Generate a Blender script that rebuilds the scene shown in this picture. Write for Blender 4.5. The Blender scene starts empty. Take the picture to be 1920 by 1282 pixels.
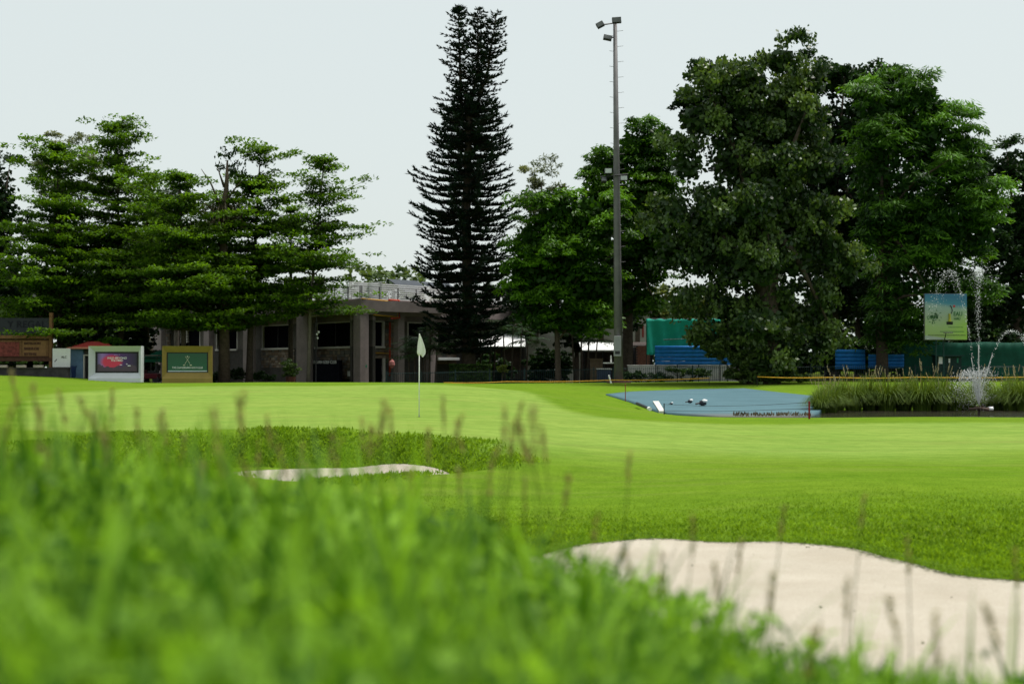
import bpy, math, random
import numpy as np
from mathutils import Vector, Matrix

R = math.radians
SC = bpy.context.scene
COL = SC.collection
rng = np.random.default_rng(7)
random.seed(7)

# ------------------------------------------------------------------ camera
CAMZ, FPX, HOR = 1.26, 2667.0, 688.0
cam_d = bpy.data.cameras.new('camera')
cam = bpy.data.objects.new('camera', cam_d); COL.objects.link(cam)
cam.location = (0, 0, CAMZ)
cam.rotation_euler = (R(90 + 1.01), 0, 0)
cam_d.sensor_width = 36; cam_d.lens = 50
cam_d.clip_start = 0.05; cam_d.clip_end = 3000
cam_d.dof.use_dof = True; cam_d.dof.focus_distance = 46; cam_d.dof.aperture_fstop = 1.8
SC.camera = cam

# ------------------------------------------------------------------ sky, sun, exposure
SUN = Vector((0.28, 0.14, 0.95)).normalized()
w = bpy.data.worlds.new('World'); SC.world = w; w.use_nodes = True
nt = w.node_tree; nt.nodes.clear()
out = nt.nodes.new('ShaderNodeOutputWorld'); bg = nt.nodes.new('ShaderNodeBackground')
sky = nt.nodes.new('ShaderNodeTexSky'); sky.sky_type = 'NISHITA'; sky.sun_disc = False
sky.sun_elevation = math.asin(SUN.z); sky.sun_rotation = math.atan2(SUN.x, SUN.y)
sky.dust_density = 4; sky.air_density = 1.0
mx = nt.nodes.new('ShaderNodeMix'); mx.data_type = 'RGBA'
mx.inputs[0].default_value = 0.93                       # thick even cloud over the sky
mx.inputs[7].default_value = (2.06, 2.24, 2.17, 1)
nt.links.new(sky.outputs[0], mx.inputs[6]); nt.links.new(mx.outputs[2], bg.inputs[0])
bg.inputs[1].default_value = 0.10
nt.links.new(bg.outputs[0], out.inputs[0])
sd = bpy.data.lights.new('sun', 'SUN'); sd.energy = 1.5; sd.angle = R(16); sd.color = (1, .965, .9)
so = bpy.data.objects.new('sun', sd); COL.objects.link(so)
so.rotation_euler = (-SUN).to_track_quat('-Z', 'Y').to_euler(); so.location = (20, -10, 40)
SC.view_settings.view_transform = 'Standard'; SC.view_settings.look = 'None'
SC.view_settings.exposure = 1.8; SC.view_settings.gamma = 1
SC.cycles.max_bounces = 6; SC.cycles.diffuse_bounces = 3; SC.cycles.transparent_max_bounces = 6
SC.cycles.transmission_bounces = 4; SC.cycles.use_denoising = True
SC.cycles.caustics_reflective = False; SC.cycles.caustics_refractive = False

# ------------------------------------------------------------------ helpers
def P(px, py, D):                      # a point of the place D metres ahead, seen at (px, py) of the 1920 px photo
    return np.array([(px - 960) / FPX * D, D, CAMZ + (HOR - py) / FPX * D])

def tag(o, label=None, cat=None, group=None, kind=None):
    if label: o['label'] = label
    if cat: o['category'] = cat
    if group: o['group'] = group
    if kind: o['kind'] = kind
    return o

def root(name, loc, label, cat, group=None):
    o = bpy.data.objects.new(name, None); COL.objects.link(o)
    o.location = Vector([float(v) for v in loc]); o.empty_display_size = .3
    return tag(o, label, cat, group)

def wloc(o):
    v = Vector((0, 0, 0))
    while o is not None:
        v += o.location; o = o.parent
    return np.array(v)

def link_mesh(name, me, mat, parent=None, smooth=False):
    o = bpy.data.objects.new(name, me); COL.objects.link(o)
    if mat is not None: me.materials.append(mat)
    if parent is not None: o.parent = parent
    if smooth: me.shade_smooth()
    return o

def mesh_np(name, V, F, mat, parent=None, smooth=False, tint=None, pt=None):
    """F: (n,k) int array, all faces with k corners; tint: float per face; pt: float per point"""
    V = np.asarray(V, float).copy(); F = np.asarray(F, np.int64)
    if parent is not None: V -= wloc(parent)
    me = bpy.data.meshes.new(name)
    k = F.shape[1]
    me.vertices.add(len(V)); me.vertices.foreach_set('co', V.astype(np.float32).ravel())
    me.loops.add(F.size); me.loops.foreach_set('vertex_index', F.astype(np.int32).ravel())
    me.polygons.add(len(F))
    me.polygons.foreach_set('loop_start', (np.arange(len(F)) * k).astype(np.int32))
    me.polygons.foreach_set('loop_total', np.full(len(F), k, np.int32))
    me.update(calc_edges=True)
    if tint is not None:
        a = me.attributes.new('tint', 'FLOAT', 'FACE'); a.data.foreach_set('value', np.asarray(tint, np.float32))
    if pt is not None:
        for n_, arr in pt.items():
            a = me.attributes.new(n_, 'FLOAT', 'POINT'); a.data.foreach_set('value', np.asarray(arr, np.float32))
    return link_mesh(name, me, mat, parent, smooth)

class MB:
    def __init__(s): s.v = []; s.f = []
    def add(s, V, F):
        b = len(s.v); s.v += [tuple(float(c) for c in p) for p in V]; s.f += [tuple(b + i for i in f) for f in F]; return s
    def frame(s, o, d, n, u0, u1, v0, v1, z0, z1):      # box in a frame: u along d, v along n, z up
        o = np.array([o[0], o[1], 0.]); d = np.array([d[0], d[1], 0.]); n = np.array([n[0], n[1], 0.])
        V = [o + d*u + n*v + np.array([0, 0, z]) for z in (z0, z1) for v in (v0, v1) for u in (u0, u1)]
        return s.add(V, [(0, 2, 3, 1), (4, 5, 7, 6), (0, 1, 5, 4), (2, 6, 7, 3), (0, 4, 6, 2), (1, 3, 7, 5)])
    def box(s, x0, x1, y0, y1, z0, z1): return s.frame((0, 0), (1, 0), (0, 1), x0, x1, y0, y1, z0, z1)
    def tube(s, path, rad, n=8, cap=True):
        path = [np.array(p, float) for p in path]
        if not hasattr(rad, '__len__'): rad = [rad] * len(path)
        rings = []; up = np.array([.13, .21, .97])
        for i, p in enumerate(path):
            t = path[min(i+1, len(path)-1)] - path[max(i-1, 0)]; t /= (np.linalg.norm(t) + 1e-9)
            a = np.cross(t, up)
            if np.linalg.norm(a) < .2: a = np.cross(t, np.array([1., .1, 0]))
            a /= np.linalg.norm(a); b = np.cross(t, a)
            rings.append([p + (a*math.cos(2*math.pi*k/n) + b*math.sin(2*math.pi*k/n)) * rad[i] for k in range(n)])
        V = [q for r in rings for q in r]; F = []
        for i in range(len(path)-1):
            for k in range(n):
                F.append((i*n+k, i*n+(k+1) % n, (i+1)*n+(k+1) % n, (i+1)*n+k))
        if cap: F += [tuple(range(n-1, -1, -1)), tuple((len(path)-1)*n+k for k in range(n))]
        return s.add(V, F)
    def ico(s, c, r, seed=0, jitter=0, sq=(1, 1, 1)):
        t = (1+5**.5)/2
        V = [(-1,t,0),(1,t,0),(-1,-t,0),(1,-t,0),(0,-1,t),(0,1,t),(0,-1,-t),(0,1,-t),(t,0,-1),(t,0,1),(-t,0,-1),(-t,0,1)]
        F = [(0,11,5),(0,5,1),(0,1,7),(0,7,10),(0,10,11),(1,5,9),(5,11,4),(11,10,2),(10,7,6),(7,1,8),(3,9,4),(3,4,2),(3,2,6),(3,6,8),(3,8,9),(4,9,5),(2,4,11),(6,2,10),(8,6,7),(9,8,1)]
        rr = random.Random(seed)
        return s.add([np.array(c) + np.array(v)/1.902*r*np.array(sq)*(1+jitter*(rr.random()-.5)) for v in V], F)
    def build(s, name, mat, parent=None, smooth=False, bevel=0):
        V = np.array(s.v)
        if parent is not None: V = V - wloc(parent)
        me = bpy.data.meshes.new(name); me.from_pydata([tuple(v) for v in V], [], s.f); me.update()
        o = link_mesh(name, me, mat, parent, smooth)
        if bevel:
            m = o.modifiers.new('bevel', 'BEVEL'); m.width = bevel; m.segments = 2; m.limit_method = 'ANGLE'
        return o

# ------------------------------------------------------------------ materials
def nodes(name):
    m = bpy.data.materials.new(name); m.use_nodes = True
    t = m.node_tree; b = t.nodes['Principled BSDF']; return m, t, b
def N(t, typ, **k):
    n = t.nodes.new(typ)
    for a, v in k.items(): setattr(n, a, v)
    return n
def mix_rgb(t, fac, a, b, mode='MIX'):
    n = N(t, 'ShaderNodeMix', data_type='RGBA', blend_type=mode)
    for i, v in ((0, fac), (6, a), (7, b)):
        if hasattr(v, 'node'): t.links.new(v, n.inputs[i])
        else: n.inputs[i].default_value = v if i == 0 else (*v[:3], 1)
    return n.outputs[2]
def noise(t, scale, detail=4, rough=.6, vec=None, coord='Object'):
    n = N(t, 'ShaderNodeTexNoise'); n.inputs['Scale'].default_value = scale
    n.inputs['Detail'].default_value = detail; n.inputs['Roughness'].default_value = rough
    if vec is None: vec = N(t, 'ShaderNodeTexCoord').outputs[coord]
    t.links.new(vec, n.inputs['Vector']); return n.outputs['Fac']
def ramp(t, f, stops):
    r = N(t, 'ShaderNodeValToRGB'); e = r.color_ramp.elements
    while len(e) < len(stops): e.new(.5)
    for q, (p, c) in zip(e, stops): q.position = p; q.color = (*c, 1) if len(c) == 3 else c
    t.links.new(f, r.inputs[0]); return r.outputs[0]
def bump(t, b, h, strength, dist):
    n = N(t, 'ShaderNodeBump'); n.inputs['Strength'].default_value = strength; n.inputs['Distance'].default_value = dist
    t.links.new(h, n.inputs['Height']); t.links.new(n.outputs[0], b.inputs['Normal'])
MATS = {}
def mat(name, c, rough=.6, var=.25, scale=3, metal=0, bmp=0, spec=.2):
    if name in MATS: return MATS[name]
    m, t, b = nodes(name)
    f = noise(t, scale, 5, .65)
    lo = tuple(v*(1-var) for v in c); hi = tuple(min(1, v*(1+var)) for v in c)
    t.links.new(ramp(t, f, [(.3, lo), (.7, hi)]), b.inputs['Base Color'])
    b.inputs['Roughness'].default_value = rough; b.inputs['Metallic'].default_value = metal
    b.inputs['Specular IOR Level'].default_value = spec
    if bmp: bump(t, b, noise(t, scale*6, 4), .5, bmp)
    MATS[name] = m; return m
def leaf_mat(name, dark, light, trans=.35, rough=.5, yellow=(1.25, 1.15, .5), spec=.3):
    m, t, b = nodes(name)
    a = N(t, 'ShaderNodeAttribute', attribute_name='tint')
    c = mix_rgb(t, a.outputs['Fac'], dark, light)
    t.links.new(c, b.inputs['Base Color']); b.inputs['Roughness'].default_value = rough
    b.inputs['Specular IOR Level'].default_value = spec
    tr = N(t, 'ShaderNodeBsdfTranslucent'); t.links.new(mix_rgb(t, 1.0, c, yellow, 'MULTIPLY'), tr.inputs[0])
    ms = N(t, 'ShaderNodeMixShader'); ms.inputs[0].default_value = trans
    t.links.new(b.outputs[0], ms.inputs[1]); t.links.new(tr.outputs[0], ms.inputs[2])
    t.links.new(ms.outputs[0], t.nodes['Material Output'].inputs[0]); return m

def grass_ground():
    m, t, b = nodes('turf')
    at = N(t, 'ShaderNodeAttribute', attribute_name='mow').outputs['Fac']
    geo = N(t, 'ShaderNodeNewGeometry').outputs['Position']
    fine = noise(t, 26, 6, .75, geo); mid = noise(t, 2.3, 5, .6, geo); big = noise(t, .22, 4, .6, geo)
    st = N(t, 'ShaderNodeMapping'); st.inputs['Scale'].default_value = (.25, 1.6, 1); t.links.new(geo, st.inputs[0])
    streak = noise(t, .9, 5, .65, st.outputs[0])
    rough_c = ramp(t, fine, [(.25, (.050, .096, .010)), (.5, (.112, .192, .016)), (.75, (.165, .258, .028))])
    green_c = ramp(t, fine, [(.3, (.155, .240, .043)), (.7, (.205, .290, .068))])
    c = mix_rgb(t, at, rough_c, green_c)
    c = mix_rgb(t, .75, c, ramp(t, streak, [(.3, (.74, .80, .70)), (.62, (1.05, 1.02, 1.0))]), 'MULTIPLY')
    c = mix_rgb(t, .8, c, ramp(t, mid, [(.28, (.72, .78, .7)), (.6, (1, 1, 1))]), 'MULTIPLY')
    c = mix_rgb(t, .8, c, ramp(t, big, [(.3, (.84, .92, .8)), (.7, (1.06, 1.0, 1.0))]), 'MULTIPLY')
    wear = ramp(t, noise(t, .55, 6, .72, st.outputs[0]), [(.52, (0, 0, 0)), (.72, (.45, .45, .45))])
    c = mix_rgb(t, wear, c, (.15, .17, .045))
    c = mix_rgb(t, N(t, 'ShaderNodeAttribute', attribute_name='thatch_shade').outputs['Fac'], c, ramp(t, mid, [(.3, (.018, .020, .006)), (.7, (.045, .052, .014))]))  # dark thatch colour, with shade between blades and under trees painted in
    t.links.new(c, b.inputs['Base Color']); b.inputs['Roughness'].default_value = .8
    b.inputs['Specular IOR Level'].default_value = .0
    bump(t, b, fine, .6, .02); return m

def sand_mat():
    m, t, b = nodes('sand')
    geo = N(t, 'ShaderNodeNewGeometry').outputs['Position']
    f = noise(t, 60, 5, .7, geo); g = noise(t, 1.4, 5, .6, geo)
    mp = N(t, 'ShaderNodeMapping'); mp.inputs['Rotation'].default_value = (0, 0, .5); mp.inputs['Scale'].default_value = (1, 5, 1)
    t.links.new(geo, mp.inputs[0]); rk = noise(t, 4, 4, .6, mp.outputs[0])
    c = ramp(t, f, [(.25, (.30, .268, .218)), (.55, (.41, .37, .305)), (.8, (.48, .438, .37))])
    c = mix_rgb(t, .8, c, ramp(t, g, [(.3, (.83, .81, .78)), (.65, (1, 1, 1))]), 'MULTIPLY')
    t.links.new(c, b.inputs['Base Color']); b.inputs['Roughness'].default_value = .9
    b.inputs['Specular IOR Level'].default_value = .1
    ad = N(t, 'ShaderNodeMath', operation='ADD'); t.links.new(f, ad.inputs[0]); t.links.new(rk, ad.inputs[1])
    bump(t, b, ad.outputs[0], .4, .03); return m

M_TURF = grass_ground(); M_SAND = sand_mat()
M_BARK = mat('bark', (.055, .042, .032), .9, .4, 5, bmp=.03)
M_BARKG = mat('pale_bark', (.11, .095, .075), .9, .35, 5, bmp=.02)
M_DARK = mat('black_metal', (.02, .02, .022), .5)
M_WHITE = mat('white_paint', (.72, .72, .72), .5, .08, 2)
M_CONC = mat('grey_concrete', (.225, .185, .18), .85, .18, .9, bmp=.01)
M_GALV = mat('galvanised_steel', (.135, .13, .135), .6, .18, 2, metal=.2)
M_GLASS = mat('dark_glass', (.005, .005, .007), .25, .2, .5, spec=.0)
M_GREENFENCE = mat('dark_green_paint', (.008, .035, .035), .5, .3)

# ------------------------------------------------------------------ terrain
def smooth(a, b, x):
    t = np.clip((x - a) / (b - a), 0, 1); return t*t*(3-2*t)
ctrl = [P(*a) for a in [
    (786,782,35.7),(400,781,36),(120,786,36),(1000,782,35.5),(600,745,48),(300,735,52),(650,723,60),(300,722.5,62),(40,737,54),
    (900,723,62),(1000,737,54),(400,806,27.5),(600,806,27.5),(760,818,26.5),(900,837,25),(200,812,28),(20,812,28),
    (1100,800,34),(1300,791,41),(1600,788,43),(1950,787,43),(1500,850,28),(1850,850,28),(1200,850,27),(1100,905,21),(1500,902,20.5),
    (1850,902,20.5),(1500,1000,15.5),(1850,1050,14),(1500,948,17.5),(1000,960,18),(1100,1005,15.4),(600,897,21),(450,872,21),(820,892,21),(200,880,20),
    (1000,718,95),(1300,716,95),(1800,716,95),(1200,726,85),(1000,723,75),(1100,738,66),(215,715,92),(350,721,88),(100,706,94),
    (550,721,95),(1600,784,48),(1950,784,48),(1300,783,49),(1170,754,63),(1205,768,57),(1240,777,53),(1400,784,50),(675,737,110),(400,730,125),(675,717.5,66),(1950,730,75),(2300,788,45),(2300,900,21)]]
ctrl += [np.array(a, float) for a in [(-8,12,-.4),(9,9,-.7),(2,9,-.62),(-40,30,.3),(40,30,-.3),(-65,85,.5),(65,85,.2),(0,-12,.1),(-60,-20,.3),(60,-20,-.3),
    (-250,250,.2),(250,250,.2),(-250,-120,0),(250,-120,0),(0,320,.2),(0,150,.1),(-300,60,.3),(300,60,0),(0,900,0),(-800,0,0),(800,0,0),(0,-500,0)]]
ctrl = np.array(ctrl)
_cx = ctrl[:, :2] / 50
def _phi(r2): return .5 * r2 * np.log(r2 + 1e-12)
_A = _phi(((_cx[:, None] - _cx[None]) ** 2).sum(-1)); _n = len(ctrl)
_L = np.zeros((_n+3, _n+3)); _L[:_n, :_n] = _A + np.eye(_n)*2e-4
_Pm = np.c_[np.ones(_n), _cx]; _L[:_n, _n:] = _Pm; _L[_n:, :_n] = _Pm.T
_W = np.linalg.solve(_L, np.r_[ctrl[:, 2], np.zeros(3)])
def base_h(x, y):
    q = np.stack([x, y], -1) / 50; o = np.empty(len(q))
    for i in range(0, len(q), 20000):
        c = q[i:i+20000]; r2 = ((c[:, None] - _cx[None]) ** 2).sum(-1)
        o[i:i+20000] = _phi(r2) @ _W[:_n] + np.c_[np.ones(len(c)), c] @ _W[_n:]
    return o

def sdf(poly, x, y):                   # signed distance, negative inside
    poly = np.asarray(poly, float); d = np.full(x.shape, 1e9); ins = np.zeros(x.shape, bool)
    for i in range(len(poly)):
        a = poly[i]; b = poly[(i+1) % len(poly)]; e = b - a
        t = np.clip(((x-a[0])*e[0] + (y-a[1])*e[1]) / (e @ e + 1e-12), 0, 1)
        d = np.minimum(d, np.hypot(x-a[0]-e[0]*t, y-a[1]-e[1]*t))
        c = ((a[1] > y) != (b[1] > y)) & (x < (b[0]-a[0])*(y-a[1])/(b[1]-a[1]+1e-12)+a[0]); ins ^= c
    return np.where(ins, -d, d)
def XY(pts): return np.array([P(*p)[:2] for p in pts])
def catmull(p, n=6):
    p = np.asarray(p); o = []
    for i in range(len(p)):
        a, b, c, d = p[i-1], p[i], p[(i+1) % len(p)], p[(i+2) % len(p)]
        for k in range(n):
            t = k/n; o.append(.5*((2*b)+(-a+c)*t+(2*a-5*b+4*c-d)*t*t+(-a+3*b-3*c+d)*t**3))
    return np.array(o)
BUNK = catmull(np.r_[XY([(950,1046,12.9),(1045,1031,14.3),(1200,1014,15),(1400,1011,15),(1560,1022,14.5),(1680,1050,13.5),(1800,1080,12.6),(1920,1097,12.2),(2150,1110,12),(2300,1130,10)]),
                     np.array([[5.2, 7.6], [2.8, 6.9], [.7, 7.2], [-.1, 9.2]])])
PITC, PITR = np.array([-3.95, 23.9]), np.array([4.0, 3.6])
APR_Z = lambda y: -.55 + (y-55)*.0185
def apr(px, py):
    k = (py-HOR)/FPX; return P(px, py, 2.8275/(k+.0185))
APRON = [apr(*a) for a in [(1136,738),(1180,751),(1214,764),(1240,772),(1350,781),(1470,781.5),(1518,779),(1540,768),(1538,752),(1530,742),(1460,735),(1395,728),(1300,729),(1180,734)]]
APXY = np.array([a[:2] for a in APRON])
POND = catmull(np.array([[7.0, 53.6], [12, 51], [20, 49.6], [30, 49.2], [42, 49.5], [46, 56], [42, 64], [30, 64.6], [23, 63.5], [16, 62.5], [10, 58]]))
WATZ = -.62
GREEN = catmull(XY([(60,765,42),(110,742,51),(300,727.5,58),(660,724,59.5),(900,727,58),(1000,738,53),(1075,756,45),(1160,776,38.5),(1300,792,38.5),(1600,793.5,40),(1980,796,40),(2200,830,32),
                    (1900,850,27.5),(1500,848,27),(1200,848,26.5),(1000,843,25),(900,832,25.8),(760,815,27.2),(560,805,28.2),(380,805,28.2),(180,812,28.3),(40,800,31)]))
def mow(x, y):
    d = sdf(GREEN, x, y)
    wd = .35 + 3.2*smooth(-2, 2, x)*(1-smooth(25, 34, y))
    return 1 - smooth(-wd, wd, d + .6*np.sin(x*.9+y*.4)*smooth(0, 3, x)*(1-smooth(30, 36, y)))
def h(x, y, raw=False):
    x = np.atleast_1d(np.asarray(x, float)); y = np.atleast_1d(np.asarray(y, float))
    z = base_h(x, y)
    z = z + .012*np.sin(x*.7+1)*np.sin(y*.5) * smooth(8, 20, y)
    # grassy mound the camera stands on
    yc = 4.2 - 1.6*smooth(-.4, 1.3, x)
    zm = .80 + .05*smooth(-.2, -1.6, x) - .215*smooth(-.5, .8, x) + .03*np.sin(x*2.1+y*1.3) - .16*smooth(1.2, 4, x)*(y > -50)
    wm = (1 - smooth(yc-.6, yc+4.6, y)) * (1-smooth(7, 13, np.abs(x))) * smooth(-12, -6, y)
    z = z*(1-wm) + zm*wm
    # far bunker pit with its steep back bank
    rr = np.hypot((x-PITC[0])/PITR[0], (y-PITC[1])/PITR[1])
    rr = rr + .05*np.sin(x*2.3) * (rr < 1.6)
    z = z - .62*(1-smooth(.60, 1.0, rr))
    # near bunker
    d = sdf(BUNK, x, y)
    z = z*(smooth(-.1, .25, d)) + (np.minimum(z, -.56)-.10)*(1-smooth(-.1, .25, d)) if not raw else z
    # collar of longer grass round the green
    if not raw: z = z + .035*(1-mow(x, y))*smooth(30, 34, y)*(1-smooth(62, 66, y))
    # pond basin
    dp = sdf(POND, x, y); da = sdf(APXY, x, y)
    z = z - smooth(1.2, -1.6, dp)*np.maximum(0, z+1.05)
    z = np.where(da < 1.5, z*smooth(0.15, 1.5, da) + (np.minimum(z, APR_Z(y))-.07)*(1-smooth(.15, 1.5, da)), z)
    return z
def h1(x, y): return float(h(x, y)[0])

xs = np.unique(np.round(np.r_[np.arange(-14, 14.01, .25), np.arange(-60, 60.1, 1.0), np.arange(60, 240, 15), np.arange(-240, -60, 15), [-900, -600, -400, 400, 600, 900]], 3))
ys = np.unique(np.round(np.r_[np.arange(-4, 31, .22), np.arange(31, 68, .45), np.arange(68, 130, 2), np.arange(130, 400, 20), [-500, -200, -80, -40, -20, -12, -9, -7, -5.5, 500, 700, 1000, 1500]], 3))
gx, gy = np.meshgrid(xs, ys); gxf, gyf = gx.ravel(), gy.ravel()
gz = h(gxf, gyf); gm = mow(gxf, gyf)
nx, ny = len(xs), len(ys)
ii, jj = np.meshgrid(np.arange(nx-1), np.arange(ny-1)); q0 = (jj*nx+ii).ravel()
GF = np.c_[q0, q0+1, q0+nx+1, q0+nx]
GV = np.c_[gxf, gyf, gz]
fc = GV[GF].mean(1); isg = (gm[GF].mean(1) > .5) & (fc[:, 0] < 4.5 + .0*fc[:, 1]) & (fc[:, 1] > 24)
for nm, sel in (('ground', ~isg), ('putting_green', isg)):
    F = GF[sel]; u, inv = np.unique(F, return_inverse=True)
    o = mesh_np(nm, GV[u], inv.reshape(F.shape), M_TURF, None, True, None, {'mow': gm[u], 'thatch_shade': np.maximum((1-smooth(5, 7.5, GV[u, 1]))*smooth(-9, -7, GV[u, 1])*(1-smooth(8, 11, np.abs(GV[u, 0]))), np.maximum(.95*smooth(95, 98, GV[u, 1]+.6*np.sin(GV[u, 0]*.8))*(1-smooth(150, 200, GV[u, 1])), .75*np.exp(-((GV[u, 0]-14)/7)**2-((GV[u, 1]-91)/4)**2)))})  # mound thatch; dark tone behind the fence and under the fig paints tree shade
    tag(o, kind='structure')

def fan_sheet(name, poly, zf, m, rings=14, inset=1.0):
    poly = np.asarray(poly); c = poly.mean(0); V = [c]; F = []
    n = len(poly)
    for r in range(1, rings+1):
        V += [c + (p-c)*(r/rings)*inset for p in poly]
    V = np.array(V); F4 = []
    for r in range(rings-1):
        for k in range(n): F4.append((1+r*n+k, 1+(r+1)*n+k, 1+(r+1)*n+(k+1) % n, 1+r*n+(k+1) % n))
    for k in range(n): F4.append((0, 1+k, 1+(k+1) % n, 0))
    Z = zf(V[:, 0], V[:, 1]); Vz = np.c_[V, Z]
    mb = MB(); mb.v = [tuple(v) for v in Vz]; mb.f = [f if f[0] != f[3] else f[:3] for f in F4]
    return mb.build(name, m, None, True)
def sand_near(x, y):
    d = sdf(BUNK, x, y)
    return -.615 + .06*smooth(-1.2, .3, d) + .018*np.sin(x*2.2+y)*np.sin(y*1.7-x) + .01*np.sin(x*5.1)*np.sin(y*4.3)
tag(fan_sheet('near_bunker_sand', BUNK, sand_near, M_SAND, 26, 1.0), kind='structure')
th = np.linspace(0, 2*np.pi, 64, endpoint=False)
PIT = np.c_[PITC[0]+0.9+PITR[0]*.50*np.cos(th)*(1+.06*np.sin(3*th)), PITC[1]+PITR[1]*.585*np.sin(th)*(1+.04*np.sin(5*th))]
def sand_far(x, y): return h(x, y) + .025
tag(fan_sheet('far_bunker_sand', PIT, sand_far, M_SAND, 14), kind='structure')

# pond liner slope and water
m, t, b = nodes('blue_liner')
geo = N(t, 'ShaderNodeNewGeometry').outputs['Position']
mp = N(t, 'ShaderNodeMapping'); mp.inputs['Scale'].default_value = (.35, 1.2, 1); t.links.new(geo, mp.inputs[0])
f1 = noise(t, 1.1, 6, .7, mp.outputs[0]); f2 = noise(t, .25, 4, .6, geo)
c = ramp(t, f1, [(.25, (.055, .105, .125)), (.6, (.075, .145, .170)), (.85, (.10, .175, .20))])
c = mix_rgb(t, .6, c, ramp(t, f2, [(.35, (.8, .85, .86)), (.65, (1.05, 1.05, 1.05))]), 'MULTIPLY')
sx = N(t, 'ShaderNodeSeparateXYZ'); t.links.new(geo, sx.inputs[0])
mr = N(t, 'ShaderNodeMapRange'); mr.inputs[1].default_value = 52.5; mr.inputs[2].default_value = 56; t.links.new(sx.outputs[1], mr.inputs[0])
c = mix_rgb(t, mr.outputs[0], (.12, .105, .085), c)
t.links.new(c, b.inputs['Base Color']); b.inputs['Roughness'].default_value = .7; b.inputs['Specular IOR Level'].default_value = .1; bump(t, b, f1, .3, .03)
M_LINER = m
o = fan_sheet('pond_liner_slope', APXY, lambda x, y: APR_Z(y)+.012*np.sin(x*1.3+y*.4), M_LINER, 16); tag(o, kind='structure'); _m = o.modifiers.new('thick', 'SOLIDIFY'); _m.thickness = .22; _m.offset = -1
m, t, b = nodes('pond_water')
b.inputs['Base Color'].default_value = (.022, .02, .014, 1); b.inputs['Roughness'].default_value = .12
geo = N(t, 'ShaderNodeNewGeometry').outputs['Position']; bump(t, b, noise(t, 5, 5, .6, geo), .5, .06)
t.links.new(ramp(t, noise(t, 1.2, 3, .6, geo), [(.3, (.012, .012, .01)), (.7, (.035, .03, .02))]), b.inputs['Base Color'])
tag(fan_sheet('pond_water', catmull(POND, 1)*1.0, lambda x, y: np.full(x.shape, WATZ), m, 4), kind='structure')
# ------------------------------------------------------------------ foliage generators
def unit(v): return v / (np.linalg.norm(v, axis=-1, keepdims=True) + 1e-9)
def rdir(n): return unit(rng.normal(size=(n, 3)))
def leafquads(C, U, W, L, wd):
    L = np.broadcast_to(np.asarray(L, float).reshape(-1, 1), (len(C), 1)); wd = np.broadcast_to(np.asarray(wd, float).reshape(-1, 1), (len(C), 1))
    V = np.stack([C-U*L/2, C+W*wd/2+U*L*.05, C+U*L/2, C-W*wd/2+U*L*.05], 1).reshape(-1, 3)
    return V, np.arange(len(C)*4).reshape(-1, 4)
def perp(U, ref):
    return unit(np.cross(U, ref))
class Crown:
    def __init__(s): s.V = []; s.F = []; s.T = []; s.n = 0
    def add(s, V, F, T): s.V.append(V); s.F.append(F+s.n); s.T.append(np.broadcast_to(T, (len(F),))); s.n += len(V)
    def build(s, name, m, parent, kind=None):
        o = mesh_np(name, np.concatenate(s.V), np.concatenate(s.F), m, parent, False, np.concatenate(s.T))
        if kind: o['kind'] = kind
        return o

def puff_broad(cr, C, r, n, L, wd, tint, style):
    """n leaves in each puff centred at C (k,3) with radius r (k,)"""
    k = len(C); n = int(n)
    d = rdir(k*n); cc = np.repeat(C, n, 0); rr = np.repeat(r, n)
    if style == 'feather':                      # umbrella of drooping compound leaves
        d[:, 2] = np.abs(d[:, 2])*.9 - .25; d = unit(d)
        rad = rng.uniform(.45, 1.05, k*n)
        pos = cc + d*(rr*rad)[:, None]*np.array([1.15, 1.15, .8])
        out_ = unit(d*np.array([1, 1, .1])); U = unit(out_ + np.array([0, 0, -1])*rng.uniform(.1, 1.0, (k*n, 1)) + .35*rng.normal(size=(k*n, 3)))
        W = perp(U, d + .3*rng.normal(size=(k*n, 3)))
    elif style == 'hang':                       # heart-shaped leaves hanging off petioles
        rad = rng.uniform(.25, 1.05, k*n)
        pos = cc + d*(rr*rad)[:, None]*np.array([1, 1, .9])
        U = unit(np.array([0, 0, -1]) + .75*rng.normal(size=(k*n, 3))); W = perp(U, rdir(k*n))
    else:
        rad = rng.uniform(.3, 1.0, k*n)
        d[:, 2] = d[:, 2]*.8 + .12
        pos = cc + d*(rr*rad)[:, None]*np.array([1.1, 1.1, .75])
        U = unit(d*np.array([1, 1, .3]) + .6*rng.normal(size=(k*n, 3))); W = perp(U, np.array([0, 0, 1.]) + .6*rng.normal(size=(k*n, 3)))
    Ls = L*rng.uniform(.65, 1.3, k*n); V, F = leafquads(pos, U, W, Ls, Ls*wd/L)
    T = np.clip(np.repeat(tint, n) + rng.normal(size=k*n)*.16, 0, 1)
    cr.add(V, F, T)

def lobe_points(c, rad, n, inner=.55, lump=.12):
    d = rdir(n); ph = rng.uniform(0, 6, 3)
    lum = 1 + lump*(np.sin(d[:, 0]*5+ph[0])+np.sin(d[:, 1]*6+ph[1])+np.sin(d[:, 2]*5+ph[2]))
    return c + d*rad*(rng.uniform(inner**2, 1, n)**.5*lum)[:, None], d

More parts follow.
